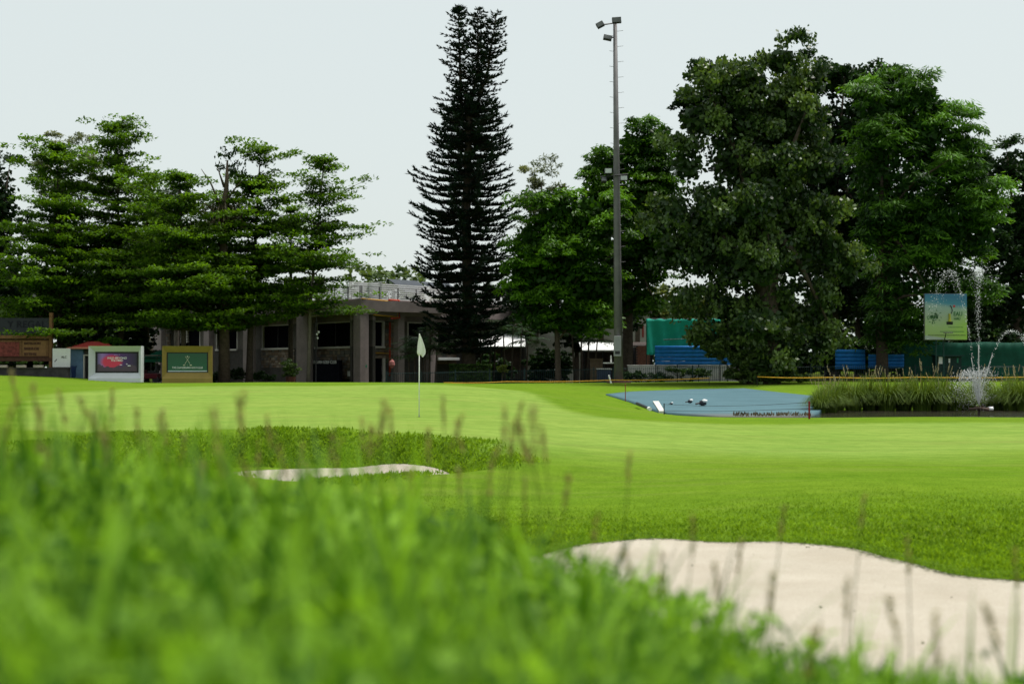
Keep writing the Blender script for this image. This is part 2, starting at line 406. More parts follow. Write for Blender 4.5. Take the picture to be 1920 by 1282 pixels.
def broad_tree(name, label, D, lobes, trunk, mats, leaf=(.24, .15), puff=.75, npuff=60, nleaf=70, style='round', tint=(.35, .2), group=None, dens=1.0, limbs=8, core=True, cat='tree'):
    """lobes: (px, py, rx, ry, dy) in photo pixels at distance D (+dy m); trunk: (px, base_py or None, top_py, radius m)"""
    bx = (trunk[0]-960)/FPX*D; bz = h1(bx, D)
    rt = root(name, (bx, D, bz-.05), label, cat, group)
    cr = Crown(); ppm = FPX/D; allp = []
    for L in lobes:
        px, py, rx, ry = L[:4]; dy = L[4] if len(L) > 4 else 0
        c = P(px, py, D+dy); rad = np.array([rx/ppm, min(rx, ry*1.1)/ppm*.9, ry/ppm]); rad = np.maximum(rad - puff*.55, puff*.3)
        area = (rad[0]*rad[2]+rad[0]*rad[1]+rad[1]*rad[2])/3*4
        sub = puff*rng.uniform(1.5, 2.0); ns = max(3, int(area*npuff/60*dens/(sub*sub*1.75))); npf = 8
        C0, d0 = lobe_points(c, rad*.9, ns, .62, .14); n = ns*npf     # branch-end masses, each built of puffs on its outer and upper side
        C0 = np.repeat(C0, npf, 0); d0 = np.repeat(d0, npf, 0); sr = np.repeat(sub*rng.uniform(.6, 1.2, ns), npf)
        dd = unit(rdir(n) + .55*d0 + np.array([0, 0, .55])); C = C0 + dd*(sr*rng.uniform(.55, 1.0, n))[:, None]*np.array([1, 1, .72])
        r = puff*rng.uniform(.45, .95, n)
        tn = np.clip(tint[0] + np.repeat(rng.normal(size=ns), npf)*tint[1]*.8 + tint[1]*.6*rng.normal(size=n), 0, 1)
        puff_broad(cr, C, r, nleaf, leaf[0], leaf[1], tn, style)
        allp.append(C)
        if core:                                # big inner leaves that close the crown, tinted dark to paint its inner shade
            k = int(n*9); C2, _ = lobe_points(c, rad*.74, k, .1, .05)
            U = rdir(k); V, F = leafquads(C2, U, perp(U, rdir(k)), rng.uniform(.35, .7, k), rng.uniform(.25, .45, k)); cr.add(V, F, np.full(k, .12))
    allp = np.concatenate(allp)
    mb = MB(); tp = P(trunk[0]+(trunk[4] if len(trunk) > 4 else 0), trunk[2], D); b0 = np.array([bx, D, bz-.25]); r0 = trunk[3]
    mid = (b0+tp)/2 + np.array([rng.normal()*.15, rng.normal()*.15, 0])
    mb.tube([b0, b0+np.array([0, 0, .35]), (b0+mid)/2, mid, (mid+tp)/2, tp], [r0*1.5, r0*1.12, r0, r0*.85, r0*.6, r0*.25], 10)
    for i in range(limbs):
        e = allp[rng.integers(len(allp))]; s_ = b0 + (tp-b0)*rng.uniform(.35, .8); m_ = (s_*.55+e*.45) + np.array([0, 0, .12*np.linalg.norm(e-s_)])
        mb.tube([s_, m_, e], [r0*.42, r0*.26, r0*.06], 6)
    mb.build('trunk', mats[0], rt, True)
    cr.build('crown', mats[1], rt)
    return rt

def tier_tree(name, label, px, D, top, bot, halfw, mats, trunk_r=.2, tiers=11, seed=0, lean=0, dens=1.0, group=None, trunk_px=None, bare=0):
    """terminalia: horizontal tiers of flat leafy sprays; top/bot rows and half width in photo pixels"""
    tpx = trunk_px if trunk_px is not None else px
    bx = (tpx-960)/FPX*D; bz = h1(bx, D); ppm = FPX/D
    rt = root(name, (bx, D, bz-.05), label, 'tree', group)
    tip = P(px+lean, top, D); low = P(tpx*.85+px*.15, bot, D); b0 = np.array([bx, D, bz-.25])
    mb = MB(); path = [b0, b0*.6+low*.4, low, low*.6+tip*.4, tip]
    mb.tube(path, [trunk_r*1.3, trunk_r, trunk_r*.85, trunk_r*.55, .03], 9)
    cr = Crown(); H = tip[2]-low[2]; Rm = halfw/ppm
    for k in range(tiers):
        f = (k+.15*rng.normal())/(tiers-1); f = min(max(f, 0), 1)
        c = low*(1-f)+tip*f
        Rr = Rm*((1-f)**.5*.98+.12)*rng.uniform(.72, 1.18)*(1 if f > .12 else .85)
        nb = int(max(5, 10*(1-f*.45))); a0 = rng.uniform(0, 6.28)
        for i in range(nb):
            a = a0 + 6.283*i/nb + rng.normal()*.3; Lb = Rr*rng.uniform(.45, 1.2)*(1+.22*math.sin(a*2+k*.7+px*.1))
            c = low*(1-f)+tip*f + np.array([0, 0, rng.normal()*.38 if 0 < f < .97 else 0])
            dr = np.array([math.cos(a), math.sin(a), 0]); rise = rng.uniform(.02, .32) if f < .7 else rng.uniform(.2, .7)
            e = c + dr*Lb + np.array([0, 0, rise*Lb]); mdl = c + dr*Lb*.5 + np.array([0, 0, rise*Lb*rng.uniform(.45, .8)])
            mb.tube([c-np.array([0, 0, .15]), mdl, e], [.07*(1.2-f), .04*(1.2-f), .012], 4, False)
            npad = max(3, int(2.3*Lb*dens)+2)
            for tt in np.linspace(.16, 1.0, npad):
                q = mdl*2*tt + c*(1-2*tt) if tt < .5 else mdl*(2-2*tt)+e*(2*tt-1)
                side = np.cross(dr, [0, 0, 1])*rng.normal()*Lb*.26*(.3+tt); q = q + side
                pr = rng.uniform(.5, .95)*min(1, .5+Lb*.25)
                n = int(40*dens); ang = rng.uniform(0, 6.283, n); rr = np.sqrt(rng.uniform(0, 1, n))*pr
                pos = q + np.c_[np.cos(ang)*rr, np.sin(ang)*rr, rng.normal(size=n)*.075 + .05 - .12*(rr/pr)**2]
                U = unit(np.c_[np.cos(ang), np.sin(ang), rng.normal(size=n)*.35+.1] + .4*rng.normal(size=(n, 3)))
                W = perp(U, np.array([0, 0, 1.])+.35*rng.normal(size=(n, 3)))
                Ls = rng.uniform(.17, .34, n); V, F = leafquads(pos, U, W, Ls, Ls*.55)
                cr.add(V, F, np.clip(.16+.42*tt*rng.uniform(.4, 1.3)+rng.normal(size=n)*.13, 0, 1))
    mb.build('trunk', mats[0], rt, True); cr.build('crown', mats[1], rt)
    return rt

# ------------------------------------------------------------------ trees
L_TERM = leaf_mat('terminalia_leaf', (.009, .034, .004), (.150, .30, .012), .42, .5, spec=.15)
L_TERM2 = leaf_mat('terminalia_leaf_pale', (.02, .05, .014), (.13, .20, .04), .38, .5)
L_DARK = leaf_mat('dark_leaf', (.005, .017, .005), (.036, .088, .018), .28, .5, spec=.15)
L_PEEP = leaf_mat('fig_leaf', (.011, .034, .008), (.125, .20, .042), .32, .42, spec=.35)
L_NEEM = leaf_mat('feathery_leaf', (.008, .034, .006), (.115, .27, .022), .38, .5, spec=.15)
L_LIME = leaf_mat('bright_leaf', (.008, .036, .003), (.115, .27, .010), .40, .45, spec=.15)
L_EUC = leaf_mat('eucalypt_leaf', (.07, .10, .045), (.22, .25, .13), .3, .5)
L_PINE = leaf_mat('pine_needle', (.004, .010, .007), (.014, .034, .018), .15, .6, spec=.1)
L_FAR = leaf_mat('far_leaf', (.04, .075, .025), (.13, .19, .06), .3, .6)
L_SHRUB = leaf_mat('shrub_leaf', (.015, .045, .008), (.09, .17, .02), .3, .5)

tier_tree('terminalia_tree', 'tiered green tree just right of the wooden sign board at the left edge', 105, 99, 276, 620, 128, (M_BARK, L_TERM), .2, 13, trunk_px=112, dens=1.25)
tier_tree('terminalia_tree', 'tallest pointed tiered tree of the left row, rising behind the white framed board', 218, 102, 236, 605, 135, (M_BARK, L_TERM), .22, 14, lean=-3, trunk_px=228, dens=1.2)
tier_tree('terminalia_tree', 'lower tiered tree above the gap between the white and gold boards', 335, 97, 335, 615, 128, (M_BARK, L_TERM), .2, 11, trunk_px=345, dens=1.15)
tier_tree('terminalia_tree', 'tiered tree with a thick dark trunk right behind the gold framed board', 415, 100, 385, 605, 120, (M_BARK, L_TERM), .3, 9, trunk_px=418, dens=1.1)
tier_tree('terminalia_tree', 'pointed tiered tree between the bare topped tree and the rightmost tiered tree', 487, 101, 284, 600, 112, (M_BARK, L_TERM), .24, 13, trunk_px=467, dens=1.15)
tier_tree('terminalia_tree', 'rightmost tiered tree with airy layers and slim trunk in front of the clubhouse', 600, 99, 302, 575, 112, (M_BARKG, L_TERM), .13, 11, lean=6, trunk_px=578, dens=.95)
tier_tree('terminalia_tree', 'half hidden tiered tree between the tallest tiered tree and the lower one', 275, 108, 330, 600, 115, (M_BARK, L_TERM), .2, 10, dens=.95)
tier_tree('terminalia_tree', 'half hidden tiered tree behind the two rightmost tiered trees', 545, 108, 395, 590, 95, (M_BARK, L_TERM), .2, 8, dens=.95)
broad_tree('broadleaf_tree', 'dark rounded tree cut by the left edge of the picture', 112, [(0,380,55,110),(-40,420,80,150),(10,520,60,110)], (-5,None,430,.3), (M_BARK, L_DARK), leaf=(.26,.16), nleaf=60)
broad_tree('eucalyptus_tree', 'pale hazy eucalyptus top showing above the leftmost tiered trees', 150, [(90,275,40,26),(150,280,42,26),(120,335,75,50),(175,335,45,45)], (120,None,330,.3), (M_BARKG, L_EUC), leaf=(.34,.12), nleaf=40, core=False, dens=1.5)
broad_tree('broadleaf_tree', 'pale yellow green tree between the tallest tiered tree and the bare topped tree', 128, [(340,375,50,52),(290,390,50,62),(360,450,60,60),(310,460,70,60)], (330,None,420,.25), (M_BARKG, L_TERM2), leaf=(.26,.13), nleaf=46, dens=.9)
broad_tree('broadleaf_tree', 'dark tree filling the space behind the left tiered trees', 118, [(60,560,110,85),(180,520,110,100),(300,540,110,80),(420,530,90,80),(200,610,160,40)], (180,None,520,.3), (M_BARK, L_DARK), leaf=(.4,.25), nleaf=40, dens=.75)

# storm-broken tree with bare limbs and a small tuft on top
D = 99.3; bx = (422-960)/FPX*D; bz = h1(bx, D)
rt = root('broken_tree', (bx, D, bz-.05), 'bare topped tree with broken branches and hanging dry fronds among the tiered trees', 'tree')
mb = MB(); mb.tube([(bx, D, bz-.25), P(420, 600, D), P(418, 420, D), P(424, 340, D), P(425, 300, D)], [.4, .34, .27, .15, .06], 9)
for a in [((418,400),(395,345),(376,316)),((420,380),(440,352),(452,338)),((418,412),(388,385),(366,372)),((420,420),(450,400),(468,380)),((419,350),(412,330),(406,312)),((416,430),(390,412),(372,398)),((420,425),(447,412),(458,392))]:
    mb.tube([P(*a[0], D), P(*a[1], D-.4), P(*a[2], D-.7)], [.11, .06, .02], 5)
mb.build('trunk', mat('grey_brown_bark', (.085, .062, .045), .9, .35, 4, bmp=.02), rt, True)
cr = Crown(); tops = np.array([P(425+rng.normal()*14, 305+rng.normal()*13, D+rng.normal()*.4) for _ in range(20)])
puff_broad(cr, tops, np.full(20, .32), 14, .3, .12, np.full(20, .25), 'hang'); cr.build('leaf_tuft', L_DARK, rt, 'stuff')
cr = Crown(); n = 420; base = np.array([P(418+rng.normal()*4, 395+rng.normal()*14, D) for _ in range(n)])
a = rng.uniform(0, 6.28, n); U = unit(np.c_[np.cos(a)*.8, np.sin(a)*.8, -rng.uniform(.2, 1.6, n)])
pos = base + np.c_[np.cos(a), np.sin(a), np.zeros(n)]*rng.uniform(.3, 1.5, n)[:, None] - np.c_[np.zeros(n), np.zeros(n), rng.uniform(0, .9, n)]
V, F = leafquads(pos, U, perp(U, rdir(n)), rng.uniform(.5, 1.1, n), .06); cr.add(V, F, rng.uniform(0, 1, n))
cr.build('dry_frond', leaf_mat('dry_frond', (.05, .05, .025), (.17, .15, .07), .3, .7), rt, 'stuff')

# column-shaped pine with three leaders
D = 105; ppm = FPX/D; bx = (879-960)/FPX*D; bz = h1(bx, D)
rt = root('araucaria_pine', (bx, D, bz-.05), 'very tall dark column shaped pine with three leading tips', 'tree')
cr = Crown(); mb = MB()
def pine_branch(c, a, Lb, droop, tuft=.46, m=9):
    dr = np.array([math.cos(a), math.sin(a), 0]); pts = []
    for t_ in (0, .4, .75, 1.0):
        pts.append(c + dr*Lb*t_ + np.array([0, 0, -droop*Lb*math.sin(t_*2.6)*.6 + (.30*Lb*max(0, t_-.65) if Lb > 1 else .35*Lb*t_)]))
    mb.tube(pts, [.05, .035, .02, .01], 4, False)
    nt_ = max(3, int(Lb*4.2)); tt = np.linspace(.22, 1, nt_); pp = np.array(pts)
    q = np.stack([np.interp(tt, (0, .4, .75, 1), pp[:, k]) for k in range(3)], 1)
    C = np.repeat(q, m, 0); n = len(C); s_ = np.cross(dr, [0, 0, 1])
    U = unit(dr*rng.uniform(.2, 1, (n, 1)) + s_*rng.normal(size=(n, 1))*.75 + np.array([0, 0, 1])*rng.uniform(.0, .75, (n, 1)))
    Ls = tuft*rng.uniform(.6, 1.25, n); pos = C + U*(Ls*.45)[:, None]
    V, F = leafquads(pos, U, perp(U, rdir(n)), Ls, .10); cr.add(V, F, np.clip(rng.normal(size=n)*.25+.3, 0, 1))
prof_y = [660, 610, 560, 500, 420, 340, 250, 190, 150]; prof_w = [55, 86, 94, 98, 98, 92, 76, 63, 48]
axis = lambda y: 879 + (y-680)*(-.002) - 6*math.sin((680-y)/490*3.1)
y_ = 655.0
while y_ > 205:
    wpx = np.interp(y_, prof_y[::-1], prof_w[::-1])*rng.uniform(.82, 1.12); c = P(axis(y_), y_, D); nb = 13; a0 = rng.uniform(0, 6.3)
    for i in range(nb):
        pine_branch(c, a0+6.283*i/nb+rng.normal()*.15, wpx/ppm*rng.uniform(.55, 1.1), .28*np.interp(y_, [200, 600], [.2, 1.0]))
    y_ -= rng.uniform(9, 17)
lead = [((866, 230), (862, 120), (859, 16)), ((878, 220), (896, 130), (896, 20)), ((884, 225), (915, 130), (930, 27))]
for a_, b_, c_ in lead:
    A, B_, C_ = P(*a_, D), P(*b_, D+.3), P(*c_, D); mb.tube([A, B_, C_], [.16, .1, .02], 6)
    for f in np.cumsum(rng.uniform(.03, .065, 20))[np.cumsum(np.full(20, .05)) < 1.01]:
        f = min(f, 1.0); c = A*(1-f)**2 + 2*B_*f*(1-f) + C_*f*f; Lb = (1.55*(1-f)**.5 + .26)*rng.uniform(.75, 1.15); a0 = rng.uniform(0, 6.3)
        for i in range(6): pine_branch(c+np.array([0, 0, rng.normal()*.12]), a0+1.05*i+rng.normal()*.3, Lb*rng.uniform(.45, 1.25), rng.uniform(-.1, .3), .36, 7)
    V, F = leafquads(np.array([C_]), np.array([[0, 0, 1.]]), np.array([[1., 0, 0]]), .5, .08); cr.add(V, F, np.array([.3]))
mb.tube([(bx, D, bz-.25), P(878, 600, D), P(axis(400), 400, D), P(axis(200), 200, D), P(872, 170, D)], [.55, .42, .34, .22, .1], 10)
mb.build('trunk', M_BARK, rt, True); cr.build('crown', L_PINE, rt)

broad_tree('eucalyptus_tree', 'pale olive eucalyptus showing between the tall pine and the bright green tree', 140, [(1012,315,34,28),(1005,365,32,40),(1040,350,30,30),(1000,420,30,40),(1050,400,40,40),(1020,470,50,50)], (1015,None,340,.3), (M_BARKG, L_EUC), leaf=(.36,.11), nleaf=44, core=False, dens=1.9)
broad_tree('broadleaf_tree', 'bright green tree with fan shaped leaf clusters left of the floodlight pole', 98, [(1050,400,80,70),(1005,455,68,66),(1105,430,72,85),(985,520,52,58),(1060,520,85,80),(1015,590,75,50),(1115,540,62,80),(1075,600,80,45)], (1047,None,480,.2), (M_BARK, L_LIME), leaf=(.34,.12), nleaf=54, puff=.7, style='feather', tint=(.48,.26), dens=1.5)
broad_tree('broadleaf_tree', 'dark green tree with lit top behind the floodlight pole', 110, [(1195,270,58,55),(1150,310,62,58),(1235,260,50,45),(1120,360,55,60),(1190,390,90,80),(1180,490,80,80),(1230,470,70,90),(1160,570,60,50),(1125,430,65,85),(1120,520,65,85),(1240,370,65,85),(1215,320,70,70),(1205,560,60,50)], (1176,None,400,.42), (M_BARK, L_LIME), leaf=(.34,.12), nleaf=50, puff=.8, style='feather', tint=(.34,.26), limbs=10, dens=1.4)
broad_tree('fig_tree', 'huge fig tree with heart shaped leaves reaching down to the pond bank', 91, [(1345,150,50,50),(1400,150,70,60),(1470,115,50,45),(1525,160,40,45),(1310,225,55,55),(1400,230,80,60),(1490,230,75,65),(1290,310,60,55),(1370,310,75,60),(1460,320,80,60),(1535,310,50,60),(1265,400,58,60),(1340,400,75,60),(1430,410,80,60),(1520,400,70,65),(1255,470,50,50),(1310,490,55,50),(1390,500,75,55),(1480,500,75,60),(1565,470,52,55),(1590,510,38,45),(1360,580,50,45),(1440,590,75,50),(1530,580,60,55),(1330,640,38,40),(1385,655,50,40),(1450,660,70,40),(1540,640,45,36),(1300,560,26,26),(1410,290,110,100,1.5),(1400,440,120,100,1.5),(1300,430,70,80,1.5),(1480,430,90,100,1.5),(1440,590,90,75,1.5),(1380,200,80,70,1.2),(1470,200,70,80,1.2),(1425,500,75,65,-2.2),(1435,610,65,60,-2.2),(1420,370,80,70,-2.2),(1480,300,50,60,-1.8),(1430,680,45,30,-1.5)], (1440,None,330,.75), (M_BARK, L_PEEP), leaf=(.29,.20), nleaf=46, puff=.85, style='hang', tint=(.42,.28), limbs=14, dens=1.55)
broad_tree('rain_tree', 'dark flat topped tree rising behind the fig tree', 114, [(1600,150,110,58),(1530,150,80,50),(1660,190,80,65),(1300,215,50,45),(1290,190,40,30),(1580,240,110,80),(1560,330,100,90),(1640,300,80,90),(1600,420,110,90),(1580,540,110,90)], (1560,None,240,.6), (M_BARK, L_DARK), leaf=(.34,.2), nleaf=54, puff=.9, tint=(.4,.25), limbs=14, dens=1.3)
broad_tree('feathery_tree', 'large feathery green tree right of the fig tree', 100, [(1700,190,70,60),(1660,260,60,60),(1740,260,80,80),(1700,340,110,90),(1790,340,70,90),(1650,430,70,80),(1750,440,120,100),(1840,420,50,80),(1680,540,90,80),(1790,540,100,70),(1650,620,60,55),(1720,610,70,55),(1760,320,80,80,1),(1640,340,70,80,1),(1700,260,70,70,1),(1810,420,80,90,1),(1700,450,100,90,1),(1760,210,50,50),(1805,275,58,62),(1850,370,50,65),(1735,185,55,48),(1640,200,60,55),(1640,270,60,60),(1770,505,70,55,3),(1700,600,70,45,3)], (1655,None,330,.4), (M_BARK, L_NEEM), leaf=(.46,.10), nleaf=62, puff=1.0, style='feather', tint=(.45,.26), limbs=14, dens=1.35)
broad_tree('broadleaf_tree', 'dark tree at the right edge behind the feathery tree', 122, [(1845,322,78,62),(1915,318,85,62),(1900,450,90,100),(1960,480,90,140),(1900,570,80,80),(1840,580,70,70)], (1905,None,400,.4), (M_BARK, L_DARK), leaf=(.36,.2), nleaf=50, puff=.9, tint=(.45,.2), dens=1.3)
broad_tree('broadleaf_tree', 'dark tree in the shade behind the bright green tree', 124, [(1000,600,80,50),(1090,600,80,60),(960,560,50,60),(1120,540,60,60),(1180,600,60,40)], (1080,None,560,.25), (M_BARK, L_DARK), leaf=(.4,.25), nleaf=40, dens=.8)
broad_tree('broadleaf_tree', 'yellow green tree glimpsed above the teal netting', 135, [(1245,560,35,45),(1290,585,32,32),(1225,600,30,30),(1330,570,40,40)], (1260,None,600,.2), (M_BARKG, leaf_mat('yellow_leaf', (.06,.09,.02), (.22,.27,.05), .35)), leaf=(.35,.2), nleaf=40, dens=.9)
broad_tree('broadleaf_tree', 'dark tree in the gap between the fig and feathery trees', 128, [(1620,560,90,100),(1500,620,90,60),(1700,620,100,60),(1800,600,110,50),(1900,620,90,50)], (1610,None,560,.3), (M_BARK, L_DARK), leaf=(.45,.28), nleaf=36, dens=.7)
# far wood, one mass
cr = Crown()
for px in np.arange(-150, 2100, 20):
    top = 495 if 660 < px < 810 else (600 if 900 < px < 1240 else 560)
    nk = 7 if 620 < px < 860 else 4
    for k in range(nk):
        c = P(px+rng.normal()*10, top+14+(672-top)*(k+rng.uniform(0, 1))/nk, 190+rng.normal()*5); C, d = lobe_points(c, np.array([2.0, 2.0, 1.6]), 6)
        puff_broad(cr, C, np.full(6, 1.1), 16, .8, .55, np.clip(.4+.2*rng.normal(size=6), 0, 1), 'round')
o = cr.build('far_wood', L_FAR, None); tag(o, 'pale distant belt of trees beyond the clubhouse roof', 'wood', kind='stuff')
# ------------------------------------------------------------------ grass on the mound (foreground)
def blades(x, y, hgt, wid, lean, curl, seg=3, z=None):
    n = len(x); z = h(x, y) if z is None else z
    a = rng.uniform(0, 6.283, n); d = np.c_[np.cos(a), np.sin(a)]; s_ = np.c_[-np.sin(a), np.cos(a)]
    V = []
    for k in range(seg+1):
        t_ = k/seg; off = (lean*t_ + curl*t_*t_)*hgt; zz = hgt*t_*(1-.35*curl*t_)
        wv = wid*(1-t_)**.6*.5 if k < seg else np.zeros(n)
        c = np.c_[x+d[:, 0]*off, y+d[:, 1]*off, z+zz-.01]
        if k < seg: V += [c + np.c_[s_*wv[:, None], np.zeros(n)], c - np.c_[s_*wv[:, None], np.zeros(n)]]
        else: V += [c]
    V = np.stack(V, 1); nv = V.shape[1]; b0 = (np.arange(n)*nv)[:, None]; F = []
    for k in range(seg-1):
        F += [b0+np.array([[2*k, 2*k+1, 2*k+3]]), b0+np.array([[2*k, 2*k+3, 2*k+2]])]
    F += [b0+np.array([[2*seg-2, 2*seg-1, 2*seg]])]
    nf = len(F); F = np.stack(F, 1).reshape(-1, 3)
    return V.reshape(-1, 3), F, nf
L_GRASS = leaf_mat('long_grass', (.012, .075, .001), (.28, .50, .045), .45, .5, (1.15, 1.15, .4), spec=.1)
n = 34000
yy = .55 + 6.0*rng.uniform(0, 1, n)**1.25; xx = rng.uniform(-1, 1, n)*(.42*yy + .55)
yc = 4.2 - 1.6*smooth(-.4, 1.3, xx)
clump = np.sin(xx*9+np.sin(yy*7)*1.5+.6)*np.sin(yy*8+np.sin(xx*6)*1.3) + .6*np.sin(xx*21+yy*3)*np.sin(yy*17-xx*5)
clump = np.clip(.5+.45*clump, 0, 1)
keep = (yy < yc + 1.4) & (rng.uniform(0, 1, n) < (.10+1.25*clump)*(1.1-.35*smooth(0, 1.2, xx)))
xx, yy, clump = xx[keep], yy[keep], clump[keep]; n = len(xx)
tall = (rng.uniform(0, 1, n) < .03+.16*(1-smooth(-1.3, .3, xx)))*rng.uniform(.4, 1.0, n)
hg = (.055+.10*rng.uniform(0, 1, n)+.085*clump)*np.clip(1.05 - .30*smooth(-.1, 1.2, xx), .5, 1.2) + tall*.21
V, F, nf = blades(xx, yy, hg, .008+.014*rng.uniform(0, 1, n), rng.uniform(.05, .6, n)*(1-.6*tall), rng.uniform(.1, .9, n)*(1-.5*tall))
patch = np.sin(xx*5.1+yy*2.2)*np.sin(yy*4.3-xx*1.7+1)
T = np.repeat(np.clip(.33+.33*rng.normal(size=n)+.40*(clump-.5)+.22*patch, 0, 1), nf)
# broad weed leaves among the blades
m_ = 9500; wy = 1.0+4.2*rng.uniform(0, 1, m_)**1.2; wx = rng.uniform(-1, 1, m_)*(.42*wy+.5); ok = (wy < 4.2-1.6*smooth(-.4, 1.3, wx)+.3) & (np.sin(wx*4+2)*np.sin(wy*5) > -.25); wx, wy = wx[ok], wy[ok]; m_ = len(wx)
U = unit(np.c_[rng.normal(size=(m_, 2)), rng.uniform(.1, .9, m_)]); Ls = rng.uniform(.04, .085, m_)
Vw, Fw = leafquads(np.c_[wx, wy, h(wx, wy)+rng.uniform(.05, .16, m_)], U, perp(U, np.array([0, 0, 1.])+.5*rng.normal(size=(m_, 3))), Ls, Ls*.34)
Fw3 = np.concatenate([Fw[:, [0, 1, 2]], Fw[:, [0, 2, 3]]])+len(V); Tw = np.clip(.5+.38*rng.normal(size=m_), 0, 1)
V = np.concatenate([V, Vw]); F = np.concatenate([F, Fw3]); T = np.concatenate([T, Tw, Tw])
o = mesh_np('rough_grass', V, F, L_GRASS, None, False, T)
tag(o, 'long out of focus grass on the mound in the foreground', 'grass', kind='stuff')
# tall stalks with brown seed heads standing above it
L_SEED = leaf_mat('seed_head', (.19, .17, .07), (.38, .34, .17), .45, .7)
L_STALK = leaf_mat('grass_stalk', (.06, .11, .015), (.13, .18, .04), .3, .6)
spots = []
for px, py, D_ in [(1015,800,4.0),(1068,885,4.0),(1180,850,4.4),(730,770,4.4),(695,800,4.2),(445,745,4.3),(255,765,4.2),(305,770,4.4),(145,745,4.2),(110,735,4.3),(60,725,4.0),(25,760,3.6),(180,790,4.4),(570,830,4.5),(640,825,4.5),
                   (830,745,4.8),(920,870,4.6),(985,900,4.2),(1300,970,4.0),(1470,950,4.4),(1620,930,4.6),(1450,1075,3.3),(1240,1040,3.8),(1340,1060,3.6),(1590,1080,3.4),(1750,1150,2.9),(1840,1130,3.0),(1700,1010,4.2),(1390,1010,4.2),(1120,960,4.0),(1170,1040,3.4),
                   (350,815,4.4),(860,880,4.4),(500,780,4.6),(20,700,4.6),(75,770,3.4),(1530,1180,2.7),(1660,1120,3.1),(760,880,4.2),(1900,1030,4.0),(210,730,4.8)]:
    spots.append((px, py, D_))
for _ in range(34): spots.append((rng.uniform(-40, 1000), rng.uniform(740, 880), rng.uniform(3.2, 4.8)))
sp = np.array([P(*s_) for s_ in spots]); gz_ = h(sp[:, 0], sp[:, 1]); cr = Crown(); cs = Crown()
for (tx, ty, tz), g0 in zip(sp, gz_):
    bx_, by_ = tx+rng.normal()*.05, ty+rng.normal()*.05; ht = tz-g0
    b_ = np.array([bx_, by_, g0]); e = np.array([tx, ty, tz]); k = np.array([rng.normal()*.01, rng.normal()*.01, 0])
    pts = [b_*(1-f)+e*f+k*math.sin(f*3.1) for f in np.linspace(0, 1, 5)]
    for a_ in (0, 1.57):
        s_ = np.array([math.cos(a_), math.sin(a_), 0])*.0016
        V = np.array([q+sg*s_ for q in pts for sg in (1, -1)]); cr.add(V, np.array([[2*i, 2*i+1, 2*i+3, 2*i+2] for i in range(4)]), rng.uniform(0, 1))
    m_ = 34; f = rng.uniform(0, 1, m_); c = e - (e-pts[3])/np.linalg.norm(e-pts[3])*(f*.11)[:, None]
    a_ = rng.uniform(0, 6.28, m_); U = unit(np.c_[np.cos(a_)*.6, np.sin(a_)*.6, np.ones(m_)])
    V, F = leafquads(c+U*.008, U, perp(U, rdir(m_)), .022, .007); cs.add(V, F, rng.uniform(0, 1, m_))
o = cr.build('grass_stalk', L_STALK, None); tag(o, 'thin blurred flowering stalks rising from the foreground grass', 'grass', kind='stuff')
o = cs.build('seed_head', L_SEED, None); tag(o, 'blurred brown seed heads on the foreground grass stalks', 'grass', kind='stuff')

# leafy turf on the bunker banks and the near fairway
L_TURF = leaf_mat('turf_leaf', (.06, .13, .004), (.24, .40, .022), .45, .6, spec=.05)
def turf(x, y, size, jit=.03):
    n = len(x); z = h(x, y)
    a = rng.uniform(0, 6.283, n); el = rng.uniform(.3, 1.35, n)
    U = np.c_[np.cos(a)*np.cos(el), np.sin(a)*np.cos(el), np.sin(el)]; W = perp(U, np.array([0, 0, 1.])+.5*rng.normal(size=(n, 3)))
    Ls = size*rng.uniform(.6, 1.4, n); pos = np.c_[x, y, z+Ls*.3*np.sin(el)+rng.uniform(0, 1, n)*jit]
    cl = np.sin(x*6.3+np.sin(y*5))*np.sin(y*7.1+np.sin(x*4)) + .6*np.sin(x*2.1+1)*np.sin(y*1.7)
    return (*leafquads(pos, U, W, Ls, Ls*.26), np.clip(.48+.2*rng.normal(size=n)+.16*cl, 0, 1))
cr = Crown()
n = 210000; yy = 12 + 12*rng.uniform(0, 1, n)**1.3; xx = rng.uniform(-.16, .40, n)*yy
d = sdf(BUNK, xx, yy); k = (d > .02) & (rng.uniform(0, 1, n) < (1-1.0*smooth(14.5, 24, yy + np.sin(xx*1.1)*.5+.3*np.sin(xx*3.1)))); cr.add(*turf(xx[k], yy[k], .055*(1-.78*smooth(14.2, 20.5, yy[k]+np.sin(xx[k]*.8)*.6)), .02*(1-.9*smooth(14.2, 20, yy[k]))))
n = 70000; a = rng.uniform(0, 6.283, n); r_ = np.sqrt(rng.uniform(.36, 1.35, n)); xx = PITC[0]+PITR[0]*r_*np.cos(a); yy = PITC[1]+PITR[1]*r_*np.sin(a)
k = (rng.uniform(0, 1, n) < smooth(1.10, .80, r_ + .08*np.sin(a*7)+.05*np.sin(a*17))) & (sdf(PIT, xx, yy) > .0); cr.add(*turf(xx[k], yy[k], .085, .03))
